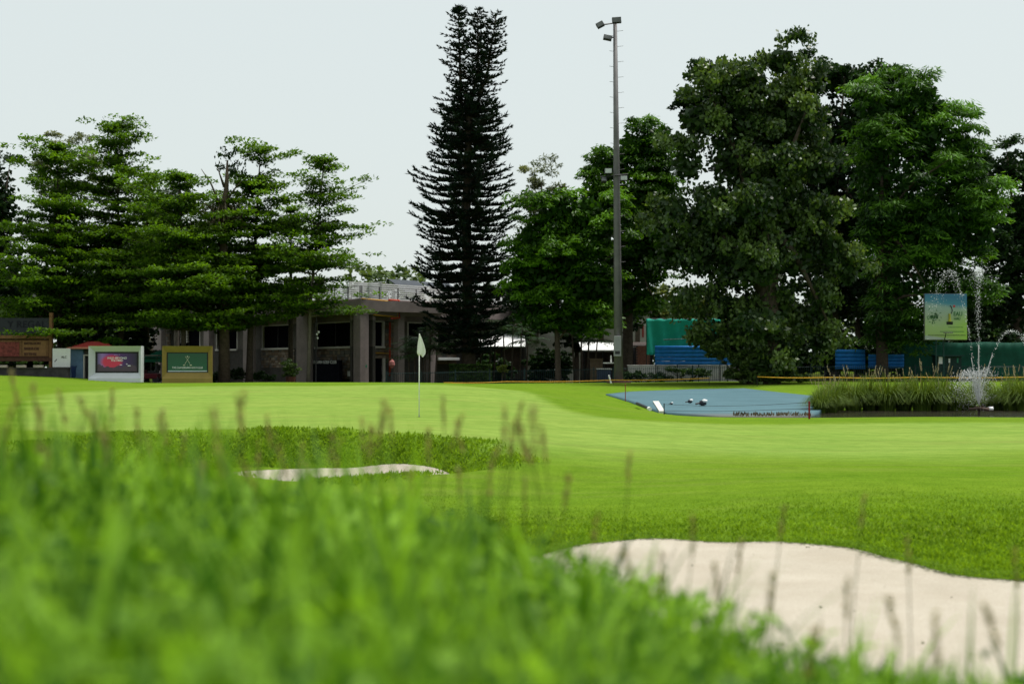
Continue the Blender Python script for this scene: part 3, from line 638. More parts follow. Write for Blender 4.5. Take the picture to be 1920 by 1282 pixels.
# overhanging fringe along the sand edges
def fringe(poly, n, size):
    seg = np.roll(poly, -1, 0)-poly; ln = np.hypot(*seg.T); i = rng.choice(len(poly), n, p=ln/ln.sum()); p = poly[i]+seg[i]*rng.uniform(0, 1, (n, 1))
    p = p + rng.normal(size=p.shape)*.05; return turf(p[:, 0], p[:, 1], size, .05)
V, F, T = fringe(BUNK, 16000, .06); V = V.reshape(-1, 4, 3); ok = V.mean(1)[:, 1] > 10; V[:, :, 2] = np.maximum(V[:, :, 2], sand_near(V[:, 0, 0], V[:, 0, 1])[:, None]+rng.uniform(0, .07, (len(V), 1)))
V = V[ok]; cr.add(V.reshape(-1, 3), np.arange(len(V)*4).reshape(-1, 4), T[ok]*.7)
o = cr.build('turf_leaf', L_TURF, None); tag(o, 'short leafy turf on the bunker banks and near fairway', 'grass', kind='stuff')
# weeds and debris on the sand
cr = Crown(); n = 900; p = np.c_[rng.uniform(.5, 6, n), rng.uniform(9, 15, n)]; d = sdf(BUNK, p[:, 0], p[:, 1]); p = p[(d < -.02) & (rng.uniform(0, 1, n) < .05+.8*np.exp(d/.12))]
for q in p:
    m_ = rng.integers(2, 6); a_ = rng.uniform(0, 6.28, m_); U = unit(np.c_[np.cos(a_), np.sin(a_), rng.uniform(.1, .8, m_)]); c = np.c_[np.full(m_, q[0]), np.full(m_, q[1]), np.full(m_, sand_near(q[:1], q[1:])[0]+.006)]
    V, F = leafquads(c+U*.015, U, perp(U, rdir(m_)), .026, .009); cr.add(V, F, rng.uniform(.2, 1))
o = cr.build('sand_weed', leaf_mat('sand_weed', (.03, .05, .01), (.12, .12, .05), .2), None); tag(o, 'scattered sprigs and dry bits on the near bunker sand', 'weeds', kind='stuff')
# ------------------------------------------------------------------ lettering
def text_mesh(name, s, size, o, d, n, mat_, parent, align='CENTER', depth=.012, bold=0, stretch=1.0):
    """text standing upright: reads along d, centred at o, facing n"""
    cu = bpy.data.curves.new(name, 'FONT'); cu.body = s; cu.size = size; cu.align_x = align; cu.extrude = depth; cu.offset = bold
    ob = bpy.data.objects.new(name, cu); COL.objects.link(ob)
    dg = bpy.context.evaluated_depsgraph_get(); dg.update()
    me = bpy.data.meshes.new_from_object(ob.evaluated_get(dg)); bpy.data.objects.remove(ob)
    co = np.empty(len(me.vertices)*3, np.float32); me.vertices.foreach_get('co', co); co = co.reshape(-1, 3)
    d3 = np.array([d[0], d[1], 0]); n3 = np.array([n[0], n[1], 0]); W = np.array(o) + co[:, :1]*stretch*d3 + co[:, 1:2]*np.array([0, 0, 1]) + co[:, 2:]*n3
    W = W - wloc(parent); me.vertices.foreach_set('co', W.astype(np.float32).ravel()); me.update(); me.materials.clear()
    return link_mesh(name, me, mat_, parent)

def face_frame(px, D, ang):                      # a frame at a spot: d to the right as seen, n towards the viewer, turned by ang
    o = P(px, 700, D)[:2]; a = R(ang); return o, np.array([math.cos(a), math.sin(a)]), np.array([math.sin(a), -math.cos(a)])

# ------------------------------------------------------------------ clubhouse
CO = np.array([-11.75, 110.]); dL = np.array([-.6, .8]); nL = np.array([-.8, -.6]); dR = np.array([.64, .768]); nR = np.array([.768, -.64])
def upx(px, d, n, v):
    o = CO + n*v; k = (px-960)/FPX; return (k*o[1]-o[0])/(d[0]-k*d[1])
def zat(py, Y): return CAMZ + (HOR-py)/FPX*Y
club = root('clubhouse', (CO[0], CO[1], -.9), 'grey concrete two storey clubhouse with dark windows and stone cladding', 'building')
ZB, ZS, ZW1, ZBM, ZT = -.9, 2.87, 4.95, 5.35, 6.58
M_STONE = [mat('cladding_stone_%s' % k, c, .9, .3, 4, bmp=.015) for k, c in (('tan', (.19, .14, .10)), ('grey', (.13, .12, .11)), ('brown', (.14, .095, .065)), ('pale', (.24, .19, .15)))]
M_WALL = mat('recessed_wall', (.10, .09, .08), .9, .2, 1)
M_MORTAR = mat('mortar', (.06, .055, .05), .95, .2, 3)
M_TRIM = mat('cream_window_frame', (.52, .49, .45), .6, .08, 2)
def wing(d, n, u_end, cols, wins, tag_):
    rec = -1.5
    mb = MB(); mb.frame(CO, d, n, -.05 if tag_ == 'L' else .02, u_end, -.55, 0, ZBM, ZT); mb.build('roof_beam', M_CONC, club, bevel=.02)
    mb = MB(); mb.frame(CO, d, n, .02, u_end, -9, -.56, ZBM+.25, ZT-.15); mb.build('roof_slab', M_CONC, club)
    for (a, b_) in cols:
        mb = MB(); mb.frame(CO, d, n, a, b_, -.5, .03, ZB, ZBM-.003); mb.build('column', M_CONC, club, bevel=.02)
    edges = [0.6] + [v for w_ in wins for v in w_] + [u_end]
    for i in range(0, len(edges), 2):
        if edges[i+1]-edges[i] > .05:
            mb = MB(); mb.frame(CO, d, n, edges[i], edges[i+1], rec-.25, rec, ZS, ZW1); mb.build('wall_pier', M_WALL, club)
    mb = MB(); mb.frame(CO, d, n, .6, u_end, rec-.25, rec+.004, ZW1, ZBM+.3); mb.build('lintel_wall', M_CONC, club)
    mb = MB(); mb.frame(CO, d, n, .6, u_end, rec-.25, rec-.01, ZB, ZS-.004); mb.build('lower_wall', M_MORTAR, club)
    for a, b_ in wins:
        fr = MB(); v0, v1 = rec-.2, rec+.06
        for (p, q, r_, s_) in ((a, a+.14, ZS, ZW1), (b_-.14, b_, ZS, ZW1), (a+.14, b_-.14, ZW1-.1, ZW1), (a, b_, ZS-.1, ZS+.06)): fr.frame(CO, d, n, p, q, v0, v1 if s_ != ZS+.06 else v1+.1, r_+.003, s_-.003)
        w_ = fr.build('window', M_TRIM, club)
        g = MB(); g.frame(CO, d, n, a+.13, b_-.13, rec-.16, rec-.12, ZS+.05, ZW1-.08); g.build('pane', M_GLASS, w_)
        if b_-a > 3.2:
            g = MB(); u_ = (a+b_)/2; g.frame(CO, d, n, u_-.03, u_+.03, rec-.119, rec-.07, ZS+.06, ZW1-.1); g.build('mullion', M_DARK, w_)
def stones(d, n, u0, u1, z0, z1, v=-1.5):
    z = z0
    while z < z1-.1:
        hh = min(rng.uniform(.18, .34), z1-z); u = u0
        while u < u1-.1:
            ww = min(rng.uniform(.3, .75), u1-u)
            mb = MB(); mb.frame(CO, d, n, u+.015, u+ww-.015, v-.06, v+rng.uniform(.0, .07), z+.015, z+hh-.015)
            mb.build('stone', M_STONE[rng.integers(4)], club); u += ww
        z += hh
uL = lambda px, v=0: upx(px, dL, nL, v); uR = lambda px, v=0: upx(px, dR, nR, v)
wing(dL, nL, 44, [(0, uL(663)), (uL(577), uL(556)), (uL(470), uL(456)), (uL(392), uL(382)), (uL(302), uL(288))],
     [(uL(664, -1.5), uL(592, -1.5)), (uL(548, -1.5), uL(492, -1.5)), (uL(446, -1.5), uL(406, -1.5)), (uL(376, -1.5), uL(330, -1.5))], 'L')
wing(dR, nR, 24, [(.02, uR(691)), (uR(746), uR(758)), (uR(807), uR(818))],
     [(uR(687, -1.5), uR(720, -1.5)), (uR(763, -1.5), uR(803, -1.5)), (uR(818, -1.5), uR(848, -1.5))], 'R')
stones(dL, nL, uL(664, -1.5), uL(594, -1.5), .3, ZS-.1); stones(dL, nL, uL(552, -1.5), uL(490, -1.5), 1.2, ZS-.1); stones(dL, nL, uL(320, -1.5), uL(270, -1.5), .2, 4.6)
stones(dR, nR, uR(688, -1.5), uR(745, -1.5), 1.9, ZS-.1); stones(dR, nR, uR(722, -1.5), uR(744, -1.5), ZS-.1, ZW1); stones(dR, nR, uR(818, -1.5), uR(855, -1.5), 1.5, ZS-.1)
# doorway, dark panel with the club's name, notice boards, pipes, hose, lights
mb = MB(); mb.frame(CO, dR, nR, uR(690, -1.4), uR(716, -1.4), -1.55, -1.40, ZB, zat(672, 113)); dr = mb.build('door', M_GLASS, club)
mb = MB(); mb.frame(CO, dR, nR, uR(717, -1.4), uR(721, -1.4), -1.5, -1.3, ZB, zat(671, 113)); mb.build('door_frame', M_TRIM, dr)
mb = MB(); mb.frame(CO, dR, nR, uR(690, -1.4), uR(721, -1.4), -1.5, -1.28, zat(671, 113)+.004, zat(667.5, 113)); mb.build('door_lintel', M_STONE[3], dr)
mb = MB(); u0, u1 = uL(636, -.6), uL(563, -.6); mb.frame(CO, dL, nL, u0, u1, -.9, -.6, ZB, zat(675, 116)); pn = mb.build('entrance_panel', mat('dark_panel', (.010, .010, .015), .6, spec=.0), club)
um = uL(602, -.6); c3 = CO + dL*um + nL*(-.588)
text_mesh('club_name', 'CHANDIGARH GOLF CLUB', .36, (c3[0], c3[1], zat(681.5, c3[1])), -dL, nL, M_WHITE, pn, stretch=1.15)['kind'] = 'stuff'
ul = uL(565, -.6); mb = MB(); mb.frame(CO, dL, nL, ul-.3, ul, -.6, -.57, zat(681.5, 118), zat(675.8, 118)); mb.build('crest_plate', mat('pale_plate', (.35, .35, .36), .5), pn)
M_ORANGE = mat('orange_pipe', (.42, .05, .02), .5); M_YEL = mat('yellow_pipe', (.55, .30, .03), .5)
def wallpt(px, py, d, n, v): u = upx(px, d, n, v); q = CO+d*u+n*v; return np.array([q[0], q[1], zat(py, q[1])])
mb = MB(); mb.tube([wallpt(x, y, dR, nR, .12) for x, y in ((678, 559.5), (700, 561.5), (731, 565), (745, 566.5), (745, 594), (733, 593), (700, 590))], .045, 6); mb.build('yellow_pipe', M_YEL, club, True)
mb = MB(); mb.tube([wallpt(x, y, dR, nR, .2) for x, y in ((729, 562), (748, 563), (749, 596), (733, 597))], .08, 6); mb.tube([wallpt(x, y, dR, nR, -1.3) for x, y in ((731, 604), (731, 660), (731, 705))], .09, 6); mb.build('red_pipe', M_ORANGE, club, True)
mb = MB(); mb.tube([wallpt(x, y, dR, nR, -1.32) for x, y in ((690, 661), (712, 661.5), (731, 662.5), (731.5, 620))], .04, 6); mb.build('yellow_pipe', M_YEL, club, True)
mb = MB(); mb.frame(CO, dR, nR, uR(832), uR(872), -1.45, -.6, zat(676, 124), zat(671, 124)); mb.build('balcony_slab', M_WHITE, club, bevel=.03)
for px in (651, 659.5):
    q = wallpt(px, 705, dL, nL, -1.3); u = uL(px, -1.3); mb = MB(); mb.frame(CO, dL, nL, u-.42, u-.02, -1.42, -1.3, zat(705, q[1]), zat(695.5, q[1])); mb.build('meter_box', M_WHITE, club, bevel=.01)
q = wallpt(686, 690, dR, nR, .05); mb = MB(); mb.frame(CO, dR, nR, uR(684, .05), uR(688, .05), .03, .06, zat(688.5, 111), zat(684, 111)); mb.build('exit_sign', mat('green_sign', (.01, .16, .08), .5), club)
lv = MB()
for k in range(12):
    z0 = zat(645, 148)+k*.155; lv.frame(CO, dL, nL, uL(352, -1.3), uL(339, -1.3), -1.42, -1.25, z0, z0+.09)
o = lv.build('louvre', M_TRIM, club); o['kind'] = 'stuff'
# roof terrace: posts, rail, white slatted screen
for d, n, ue in ((dL, nL, 30), (dR, nR, 22)):
    for u in np.arange(.3, ue, 2.1):
        mb = MB(); mb.frame(CO, d, n, u-.03, u+.03, -.35, -.29, ZT-.01, ZT+1.0); mb.build('railing_post', M_DARK, club)
    mb = MB(); mb.frame(CO, d, n, .3, ue, -.335, -.305, ZT+.955, ZT+.985); mb.build('top_rail', M_DARK, club)
    sc_ = MB()
    for k in range(9): sc_.frame(CO, d, n, 1.7, ue+4, -3.06, -3.0, ZT+.02+k*.17, ZT+.02+k*.17+.11)
    o = sc_.build('slatted_screen', M_WHITE, club); o['kind'] = 'stuff'
    for u in np.arange(2, ue+4, 2.6):
        mb = MB(); mb.frame(CO, d, n, u, u+.05, -3.12, -3.065, ZT-.2, ZT+1.5); mb.build('screen_post', M_DARK, club)
mb = MB(); mb.frame(CO, dR, nR, 1.2, 22, -9, -.57, ZT-.3, ZT-.16); mb.build('terrace_deck', M_CONC, club)
for k, (u, v) in enumerate(((9.5, -4.2), (14, -4.6))):
    a, b_ = CO+dR*u+nR*v, CO+dR*(u+3.6)+nR*v; c_, e_ = b_-nR*2.2, a-nR*2.2
    mb = MB(); z0, z1 = ZT+1.0, ZT+2.2; q = [(*a, z0), (*b_, z0), (*c_, z1), (*e_, z1)]; mb.add(q+[(x, y, z-.06) for x, y, z in q], [(0, 1, 2, 3), (7, 6, 5, 4), (0, 4, 5, 1), (1, 5, 6, 2), (2, 6, 7, 3), (3, 7, 4, 0)])
    mb.tube([(*a, ZT-.2), (*a, z0)], .04, 5); mb.tube([(*e_, ZT-.2), (*e_, z1)], .04, 5); mb.tube([(*c_, ZT-.2), (*c_, z1)], .04, 5); mb.tube([(*b_, ZT-.2), (*b_, z0)], .04, 5)
    mb.build('solar_panel', mat('solar_panel', (.02, .025, .035), .3), club)

# ------------------------------------------------------------------ sign boards
def framed_board(name, label, px0, px1, py0, py1, D, ang, fm, base_frac, depth, screen, sill):
    W_ = (px1-px0)/FPX*D; o, d, n = face_frame((px0+px1)/2, D, ang); g = h1(o[0], o[1]); H_ = (py1-py0)/FPX*D; zt = zat(py0, D); z0 = min(g, zt-H_)-.05
    rt = root(name, (o[0], o[1], z0), label, 'sign'); f = .12*W_ if depth > .5 else .05*W_; zb = zt - H_*(1-base_frac)
    a = W_/2
    def pane(p, nm, m_): mb = MB(); mb.frame(o, d, n, *p); return mb.build(nm, m_, rt, bevel=.012)
    V = lambda u, v, z: (*(o+d*u+n*v), z)
    fi = .085*W_; zin1, zin0 = zt-H_*.16, zb
    # splayed frame: outer edge in front, inner edge behind
    oz0 = zb - H_*.15
    mb = MB(); ring_o = [V(-a, 0, oz0), V(a, 0, oz0), V(a, 0, zt), V(-a, 0, zt)]; ring_i = [V(-a+fi, -depth, zin0), V(a-fi, -depth, zin0), V(a-fi, -depth, zin1), V(-a+fi, -depth, zin1)]; ring_b = [V(-a, -depth-.15, oz0), V(a, -depth-.15, oz0), V(a, -depth-.15, zt), V(-a, -depth-.15, zt)]
    F = [(i, (i+1) % 4, 4+(i+1) % 4, 4+i) for i in range(4)] + [((i+1) % 4, i, 8+i, 8+(i+1) % 4) for i in range(4)]
    mb.add(ring_o+ring_i+ring_b, F); mb.build('frame', fm, rt)
    pane((-a, a, -depth-.15, 0, z0, oz0-.003), 'plinth', fm)
    mb = MB(); mb.frame(o, d, n, -a+fi-.05, a-fi+.05, -depth-.12, -depth-.03, zin0-.05, zin1+.05); bz_ = mb.build('bezel', M_DARK, rt)
    sc_ = MB(); i_ = .04*W_ if not sill else .025*W_; sc_.frame(o, d, n, -a+fi+i_, a-fi-i_, -depth-.03, -depth-.015, zin0+i_*.8, zin1-i_*.8); s_ = sc_.build('screen', screen, rt)
    return rt, o, d, n, W_, (zin0, zin1, -depth-.012, a-fi-i_), s_
m, t, b = nodes('advert_screen')
tc = N(t, 'ShaderNodeTexCoord').outputs['Generated']; g = N(t, 'ShaderNodeTexGradient', gradient_type='SPHERICAL'); mp = N(t, 'ShaderNodeMapping'); mp.inputs['Location'].default_value = (-1.05, 0, -1.05); mp.inputs['Scale'].default_value = (2.9, 0, 2.0)
t.links.new(tc, mp.inputs[0]); t.links.new(mp.outputs[0], g.inputs[0])
sx = N(t, 'ShaderNodeSeparateXYZ'); t.links.new(tc, sx.inputs[0])
c = ramp(t, sx.outputs[0], [(0, (.05, .04, .09)), (.12, (.14, .09, .22)), (.3, (.10, .02, .14)), (.6, (.035, .01, .07)), (1, (.008, .006, .02))])
c = mix_rgb(t, ramp(t, g.outputs[1], [(.12, (0, 0, 0)), (.4, (1, 1, 1))]), c, (.30, .015, .04))
mtn = N(t, 'ShaderNodeMath', operation='LESS_THAN'); ad = N(t, 'ShaderNodeMath', operation='SUBTRACT'); t.links.new(sx.outputs[2], ad.inputs[0]); ns = noise(t, 4, 4, .6, tc); t.links.new(ns, ad.inputs[1]); t.links.new(ad.outputs[0], mtn.inputs[0]); mtn.inputs[1].default_value = -.22
c = mix_rgb(t, mtn.outputs[0], c, (.035, .022, .035)); t.links.new(c, b.inputs['Base Color']); b.inputs['Roughness'].default_value = .35
t.links.new(c, b.inputs['Emission Color']); b.inputs['Emission Strength'].default_value = .12
M_ADV = m
M_FRAMEW = mat('white_board_frame', (.60, .62, .66), .55, .05, 1.5)
rt, o, d, n, W_, (zi0, zi1, v, hw), s_ = framed_board('sign_board', 'white framed board with a purple and red advert screen on the left', 165, 265, 648.5, 715, 91, -3, M_FRAMEW, .24, .45, M_ADV, False)
def on(o, d, n, u, v_, z): q = o+d*u+n*v_; return (q[0], q[1], z)
Hh = zi1-zi0
M_LET = mat('white_lettering', (.75, .75, .78), .5, .03)
text_mesh('advert_line', 'AERIAL LG', .09, on(o, d, n, 0, v+.01, zi0+Hh*.83), d, n, mat('violet_lettering', (.45, .3, .6), .5), s_)
text_mesh('advert_line', 'WILD BEYOND', .19, on(o, d, n, 0, v+.01, zi0+Hh*.655), d, n, M_LET, s_, bold=.003)
text_mesh('advert_line', 'THE HERD', .17, on(o, d, n, 0, v+.01, zi0+Hh*.545), d, n, M_LET, s_, bold=.003)
mb = MB(); mb.ico(on(o, d, n, hw*.5, v+.01, zi0+Hh*.42), .05, sq=(1, .2, .7)); mb.ico(on(o, d, n, hw*.62, v+.01, zi0+Hh*.34), .12, sq=(1, .1, .35)); mb.ico(on(o, d, n, hw*.2, v+.01, zi0+Hh*.38), .09, sq=(1, .1, .3)); mb.build('advert_mark', M_LET, s_)
m, t, b = nodes('green_print'); tc = N(t, 'ShaderNodeTexCoord').outputs['Generated']; sx = N(t, 'ShaderNodeSeparateXYZ'); t.links.new(tc, sx.inputs[0])
c = ramp(t, sx.outputs[2], [(0, (.45, .5, .58)), (.055, (.45, .5, .58)), (.06, (.004, .085, .04)), (1, (.004, .06, .03))]); t.links.new(c, b.inputs['Base Color']); b.inputs['Roughness'].default_value = .35
rt, o, d, n, W_, (zi0, zi1, v, hw), s_ = framed_board('sign_board', 'gold framed board with a green golf club sign and crossed clubs', 305, 397, 648.5, 722, 87, 9, mat('gold_paint', (.24, .17, .045), .5, .12, 1.5), .32, .22, m, True)
Hh = zi1-zi0
text_mesh('club_name', 'THE CHANDIGARH GOLF CLUB', .165, on(o, d, n, 0, v+.01, zi0+Hh*.20), d, n, M_LET, s_, stretch=.78)
mb = MB()
for sg in (-1, 1):
    mb.tube([on(o, d, n, -sg*.13, v+.015, zi0+Hh*.80), on(o, d, n, sg*.16, v+.015, zi0+Hh*.42)], .012, 5); mb.tube([on(o, d, n, sg*.14, v+.015, zi0+Hh*.36), on(o, d, n, sg*.26, v+.015, zi0+Hh*.37)], .03, 5)
mb.ico(on(o, d, n, 0, v+.015, zi0+Hh*.79), .05, sq=(1, .3, 1)); mb.ico(on(o, d, n, 0, v+.015, zi0+Hh*.36), .02); mb.build('crossed_clubs_emblem', mat('gold_emblem', (.5, .5, .38), .5), s_)

# wooden board at the left edge
D = 95; o, d, n = face_frame(48, D, 0); WX = lambda px: (px-48)/FPX*D; Z = lambda py: zat(py, D)
rt = root('wooden_sign', (o[0], o[1], h1(o[0], o[1])-.05), 'tall wooden sign with REGAL on its dark upper board at the left edge', 'sign')
M_WOOD = mat('brown_timber', (.17, .085, .038), .7, .3, 6); M_WOOD2 = mat('dark_timber', (.075, .032, .02), .7, .3, 6)
def fb(nm, x0, x1, y0, y1, v0, v1, m_, par=rt): mb = MB(); mb.frame(o, d, n, WX(x0), WX(x1), v0, v1, Z(y1), Z(y0)); return mb.build(nm, m_, par)
bd = fb('upper_board', -60, 92, 596, 628, -.2, .0, mat('navy_board', (.022, .024, .032), .5))
M_NAVY = mat('navy_lettering', (.004, .004, .012), .4)
text_mesh('board_lettering', 'Y REGAL', .62, on(o, d, n, WX(50), .012, Z(613.5)), d, n, M_NAVY, bd, stretch=1.08, bold=.006)
for px in (-58, 92.5): fb('post', px, px+5, 586, 716, -.25, .08, M_WOOD)
fb('rail', -60, 97, 628.3, 634.5, -.2, .12, M_WOOD); fb('rail', -60, 97, 670.5, 677, -.2, .1, M_WOOD2)
fb('back_panel', -58, 92, 635, 670, -.22, -.06, M_WOOD2)
for k in range(26):
    x0 = -57+k*5.7
    fb('plank', x0, x0+5.3, 638, 668, -.058, -.03+.008*(k % 2), M_WOOD)
pl = fb('text_panel', 43, 86, 639, 667, -.018, .0, mat('tan_panel', (.22, .115, .05), .65, .2, 5))
for s_t, py, sz in (('EXTILLION', 645.5, .2), ('SIGNLOS', 655.5, .22), ('SITTING', 665.5, .2)): text_mesh('carved_lettering', s_t, sz, on(o, d, n, WX(45), .012, Z(py)), d, n, M_WOOD2, pl, 'LEFT', bold=.015, stretch=1.12)
pp = fb('picture_panel', -4, 36, 641, 668, -.018, .0, mat('red_brown_print', (.16, .035, .03), .6, .7, 5))
for px in (97,):
    pass
# low dark wall and planters in front of it
def wall_run(name, label, x0, x1, D0, D1, py_top, thick, m_, cat='wall', base=None):
    a = P(x0, 700, D0); b_ = P(x1, 700, D1); L_ = np.hypot(*(b_-a)[:2]); dd = (b_-a)[:2]/L_; nn = np.array([dd[1], -dd[0]])
    zt0 = zat(py_top, D0); g = min(h1(*a[:2]), h1(*b_[:2]))-.25
    rt = root(name, (a[0], a[1], g), label, cat); mb = MB(); mb.frame(a[:2], dd, nn, 0, L_, -thick, 0, g, zt0-.08); mb.build('wall_body', m_, rt)
    mb = MB(); mb.frame(a[:2], dd, nn, -.05, L_+.05, -thick-.05, .05, zt0-.077, zt0); mb.build('coping', m_, rt, bevel=.01); return rt
wall_run('garden_wall', 'low dark garden wall under the wooden sign carrying planters', -40, 128, 93.5, 93.5, 689, .4, mat('dark_wall', (.05, .045, .05), .9, .4, 2))
for px, lb in ((40, 'pale planter of small green plants below the red print of the wooden sign'), (72, 'pale planter of small green plants below the text of the wooden sign'), (5, 'pale planter of small green plants cut by the left edge')):
    c = P(px, 690, 93.3); zt0 = zat(689, 93.5); rt = root('planter', (c[0], 93.3, zt0), lb, 'planter')
    mb = MB(); mb.frame((c[0], 93.3), (1, 0), (0, -1), -.3, .3, -.12, .12, zt0+.004, zt0+.17); mb.build('trough', mat('pale_trough', (.36, .30, .27), .8), rt, bevel=.01)
    cr = Crown(); C = np.array([[c[0]+rng.uniform(-.32, .32), 93.3+rng.uniform(-.1, .1), zt0+.27+rng.uniform(0, .1)] for _ in range(9)]); puff_broad(cr, C, np.full(9, .13), 26, .09, .05, np.full(9, .35), 'round'); cr.build('foliage', L_SHRUB, rt)

# kiosk with red striped roof, white panels beside it
D = 96; o, d, n = face_frame(160, D, 4); WX = lambda px: (px-160)/FPX*D; Z = lambda py: zat(py, D); g = h1(o[0], o[1])-.1
rt = root('kiosk', (o[0], o[1], g), 'small blue kiosk with a red striped roof beside the white framed board', 'kiosk')
mb = MB(); mb.frame(o, d, n, WX(131.5), WX(156), -2.4, 0, g, Z(654)); mb.build('wall', mat('blue_board', (.13, .22, .34), .7, .15, 2), rt)
for k in range(5):
    mb = MB(); z0 = Z(702)+k*.33; mb.frame(o, d, n, WX(133), WX(155), .0, .03, z0, z0+.30); mb.build('board', MATS['blue_board'], rt)
mb = MB(); mb.frame(o, d, n, WX(156), WX(205), -2.4, -.3, g, Z(654)); mb.build('back_wall', M_WALL, rt)
mb = MB(); mb.frame(o, d, n, WX(156.2), WX(158.5), -.29, .03, g, Z(667)); mb.frame(o, d, n, WX(166), WX(168), -.29, .03, g, Z(667)); mb.frame(o, d, n, WX(156.2), WX(168), -.28, .03, Z(667)+.003, Z(664.5)); mb.build('door_frame', M_TRIM, rt)
mb = MB(); mb.frame(o, d, n, WX(158.6), WX(165.9), -.28, -.2, g, Z(667)); mb.build('door', M_DARK, rt)
M_RED = mat('red_roof_sheet', (.42, .06, .05), .6, .2, 2); M_REDP = mat('pale_red_roof_sheet', (.55, .22, .15), .6, .2, 2)
for k, (py, x0, x1, v0) in enumerate(((654.0, 129, 215, .55), (650.8, 136, 209, .05), (648.0, 142, 202, -.45), (645.2, 147, 196, -.95), (642.5, 151, 180, -1.45))):
    mb = MB(); z0 = Z(py); mb.frame(o, d, n, WX(x0), WX(x1), v0-.6, v0, z0, z0+.07+.02*(k == 0)); mb.frame(o, d, n, WX(x0+3), WX(x1-3), v0-.62, v0-.1, z0+.072, z0+.12); mb.build('roof_course', M_REDP if k == 0 else M_RED, rt)
o2 = P(128, 700, 95.2)[:2]; bn = root('waste_bin', (P(138, 700, 94.6)[0], 94.6, h1(P(138, 700, 94.6)[0], 94.6)-.02), 'slim blue bin standing at the corner of the blue kiosk', 'bin')
c = P(138, 700, 94.6); gg = h1(c[0], 94.6); mb = MB(); mb.tube([(c[0], 94.6, gg-.03), (c[0], 94.6, Z(688))], [.13, .17], 10); mb.build('body', mat('navy_plastic', (.012, .03, .10), .4), bn); mb = MB(); mb.tube([(c[0], 94.6, Z(688)+.003), (c[0], 94.6, Z(686))], [.22, .22], 10); mb.build('lid', MATS['navy_plastic'], bn)
D = 94.6; o, d, n = face_frame(115, D, 0); g = h1(o[0], o[1]); wp = root('white_panel_sign', (o[0], o[1], g-.05), 'white panel sign with small dark letters between the wooden sign and the kiosk', 'sign')
mb = MB(); mb.frame(o, d, n, (98.5-115)/FPX*D, (131.5-115)/FPX*D, -.08, 0, zat(688, D), zat(653, D)); pnl = mb.build('panel', M_WHITE, wp)
for px in (102, 128): mb = MB(); mb.frame(o, d, n, (px-1-115)/FPX*D, (px+1-115)/FPX*D, -.14, -.083, g-.1, zat(655, D)); mb.build('post', M_DARK, wp)
text_mesh('panel_lettering', 'ALC', .2, on(o, d, n, (120-115)/FPX*D, .01, zat(671, D)), d, n, M_DARK, pnl)
mb = MB(); mb.tube([on(o, d, n, -.45, .01, zat(678, D)), on(o, d, n, -.38, .01, zat(676, D)), on(o, d, n, -.3, .01, zat(673, D))], .025, 5); mb.build('panel_mark', M_DARK, pnl)

# green canopy with a cart in its shade
D = 97; o, d, n = face_frame(287, D, 0); g = h1(o[0], o[1]); rt = root('canopy', (o[0], o[1], g-.05), 'dark green canopy tent between the white and gold boards', 'canopy')
X = lambda px: (px-287)/FPX*D
mb = MB(); ap = on(o, d, n, X(292), -1.5, zat(655, D)); q = [on(o, d, n, u, v_, zat(672, D)) for u, v_ in ((X(262), 0), (X(315), 0), (X(315), -3), (X(262), -3))]; q2 = [(x, y, z-.25) for x, y, z in q]
mb.add(q+q2+[ap], [(0, 1, 8), (1, 2, 8), (2, 3, 8), (3, 0, 8), (0, 4, 5, 1), (1, 5, 6, 2), (2, 6, 7, 3), (3, 7, 4, 0)]); mb.build('roof', mat('green_canvas', (.012, .10, .06), .8), rt)
for u, v_ in ((X(263), -.05), (X(313), -.05), (X(263), -2.9), (X(313), -2.9)): mb = MB(); e = on(o, d, n, u, v_, zat(672, D)); mb.tube([(e[0], e[1], g-.1), e], .03, 6); mb.build('pole', M_GALV, rt)
cart = root('golf_cart', (o[0], 95.9, g-.02), 'dark red golf cart parked under the green canopy', 'cart'); M_MAROON = mat('maroon_body', (.075, .010, .016), .35); o3 = np.array([o[0], 95.9])
mb = MB(); mb.frame(o3, d, n, -.75, .55, -1.1, 0, g+.25, g+.62); mb.frame(o3, d, n, -.75, -.35, -1.05, -.05, g+.623, g+.85); mb.build('body', M_MAROON, cart, bevel=.05)
mb = MB(); mb.frame(o3, d, n, -.1, .45, -1.05, -.05, g+.63, g+.78); mb.frame(o3, d, n, .38, .5, -1.05, -.05, g+.783, g+1.2); mb.build('seat', M_DARK, cart, bevel=.03)
mb = MB(); mb.frame(o3, d, n, -.7, .6, -1.1, 0, g+1.78, g+1.86); mb.build('roof', M_WALL, cart, bevel=.02)
for u in (-.62, .52):
    for v_ in (-1.0, -.1):
        mb = MB(); e = on(o3, d, n, u, v_, 0); mb.tube([(e[0], e[1], g+.6), (e[0], e[1], g+1.79)], .02, 5); mb.build('roof_post', M_DARK, cart)
        mb = MB(); e = on(o3, d, n, u*.8, v_, g+.22); mb.tube([(e[0], e[1]-.08, e[2]), (e[0], e[1]+.08, e[2])], .22, 12); mb.build('wheel', M_DARK, cart)
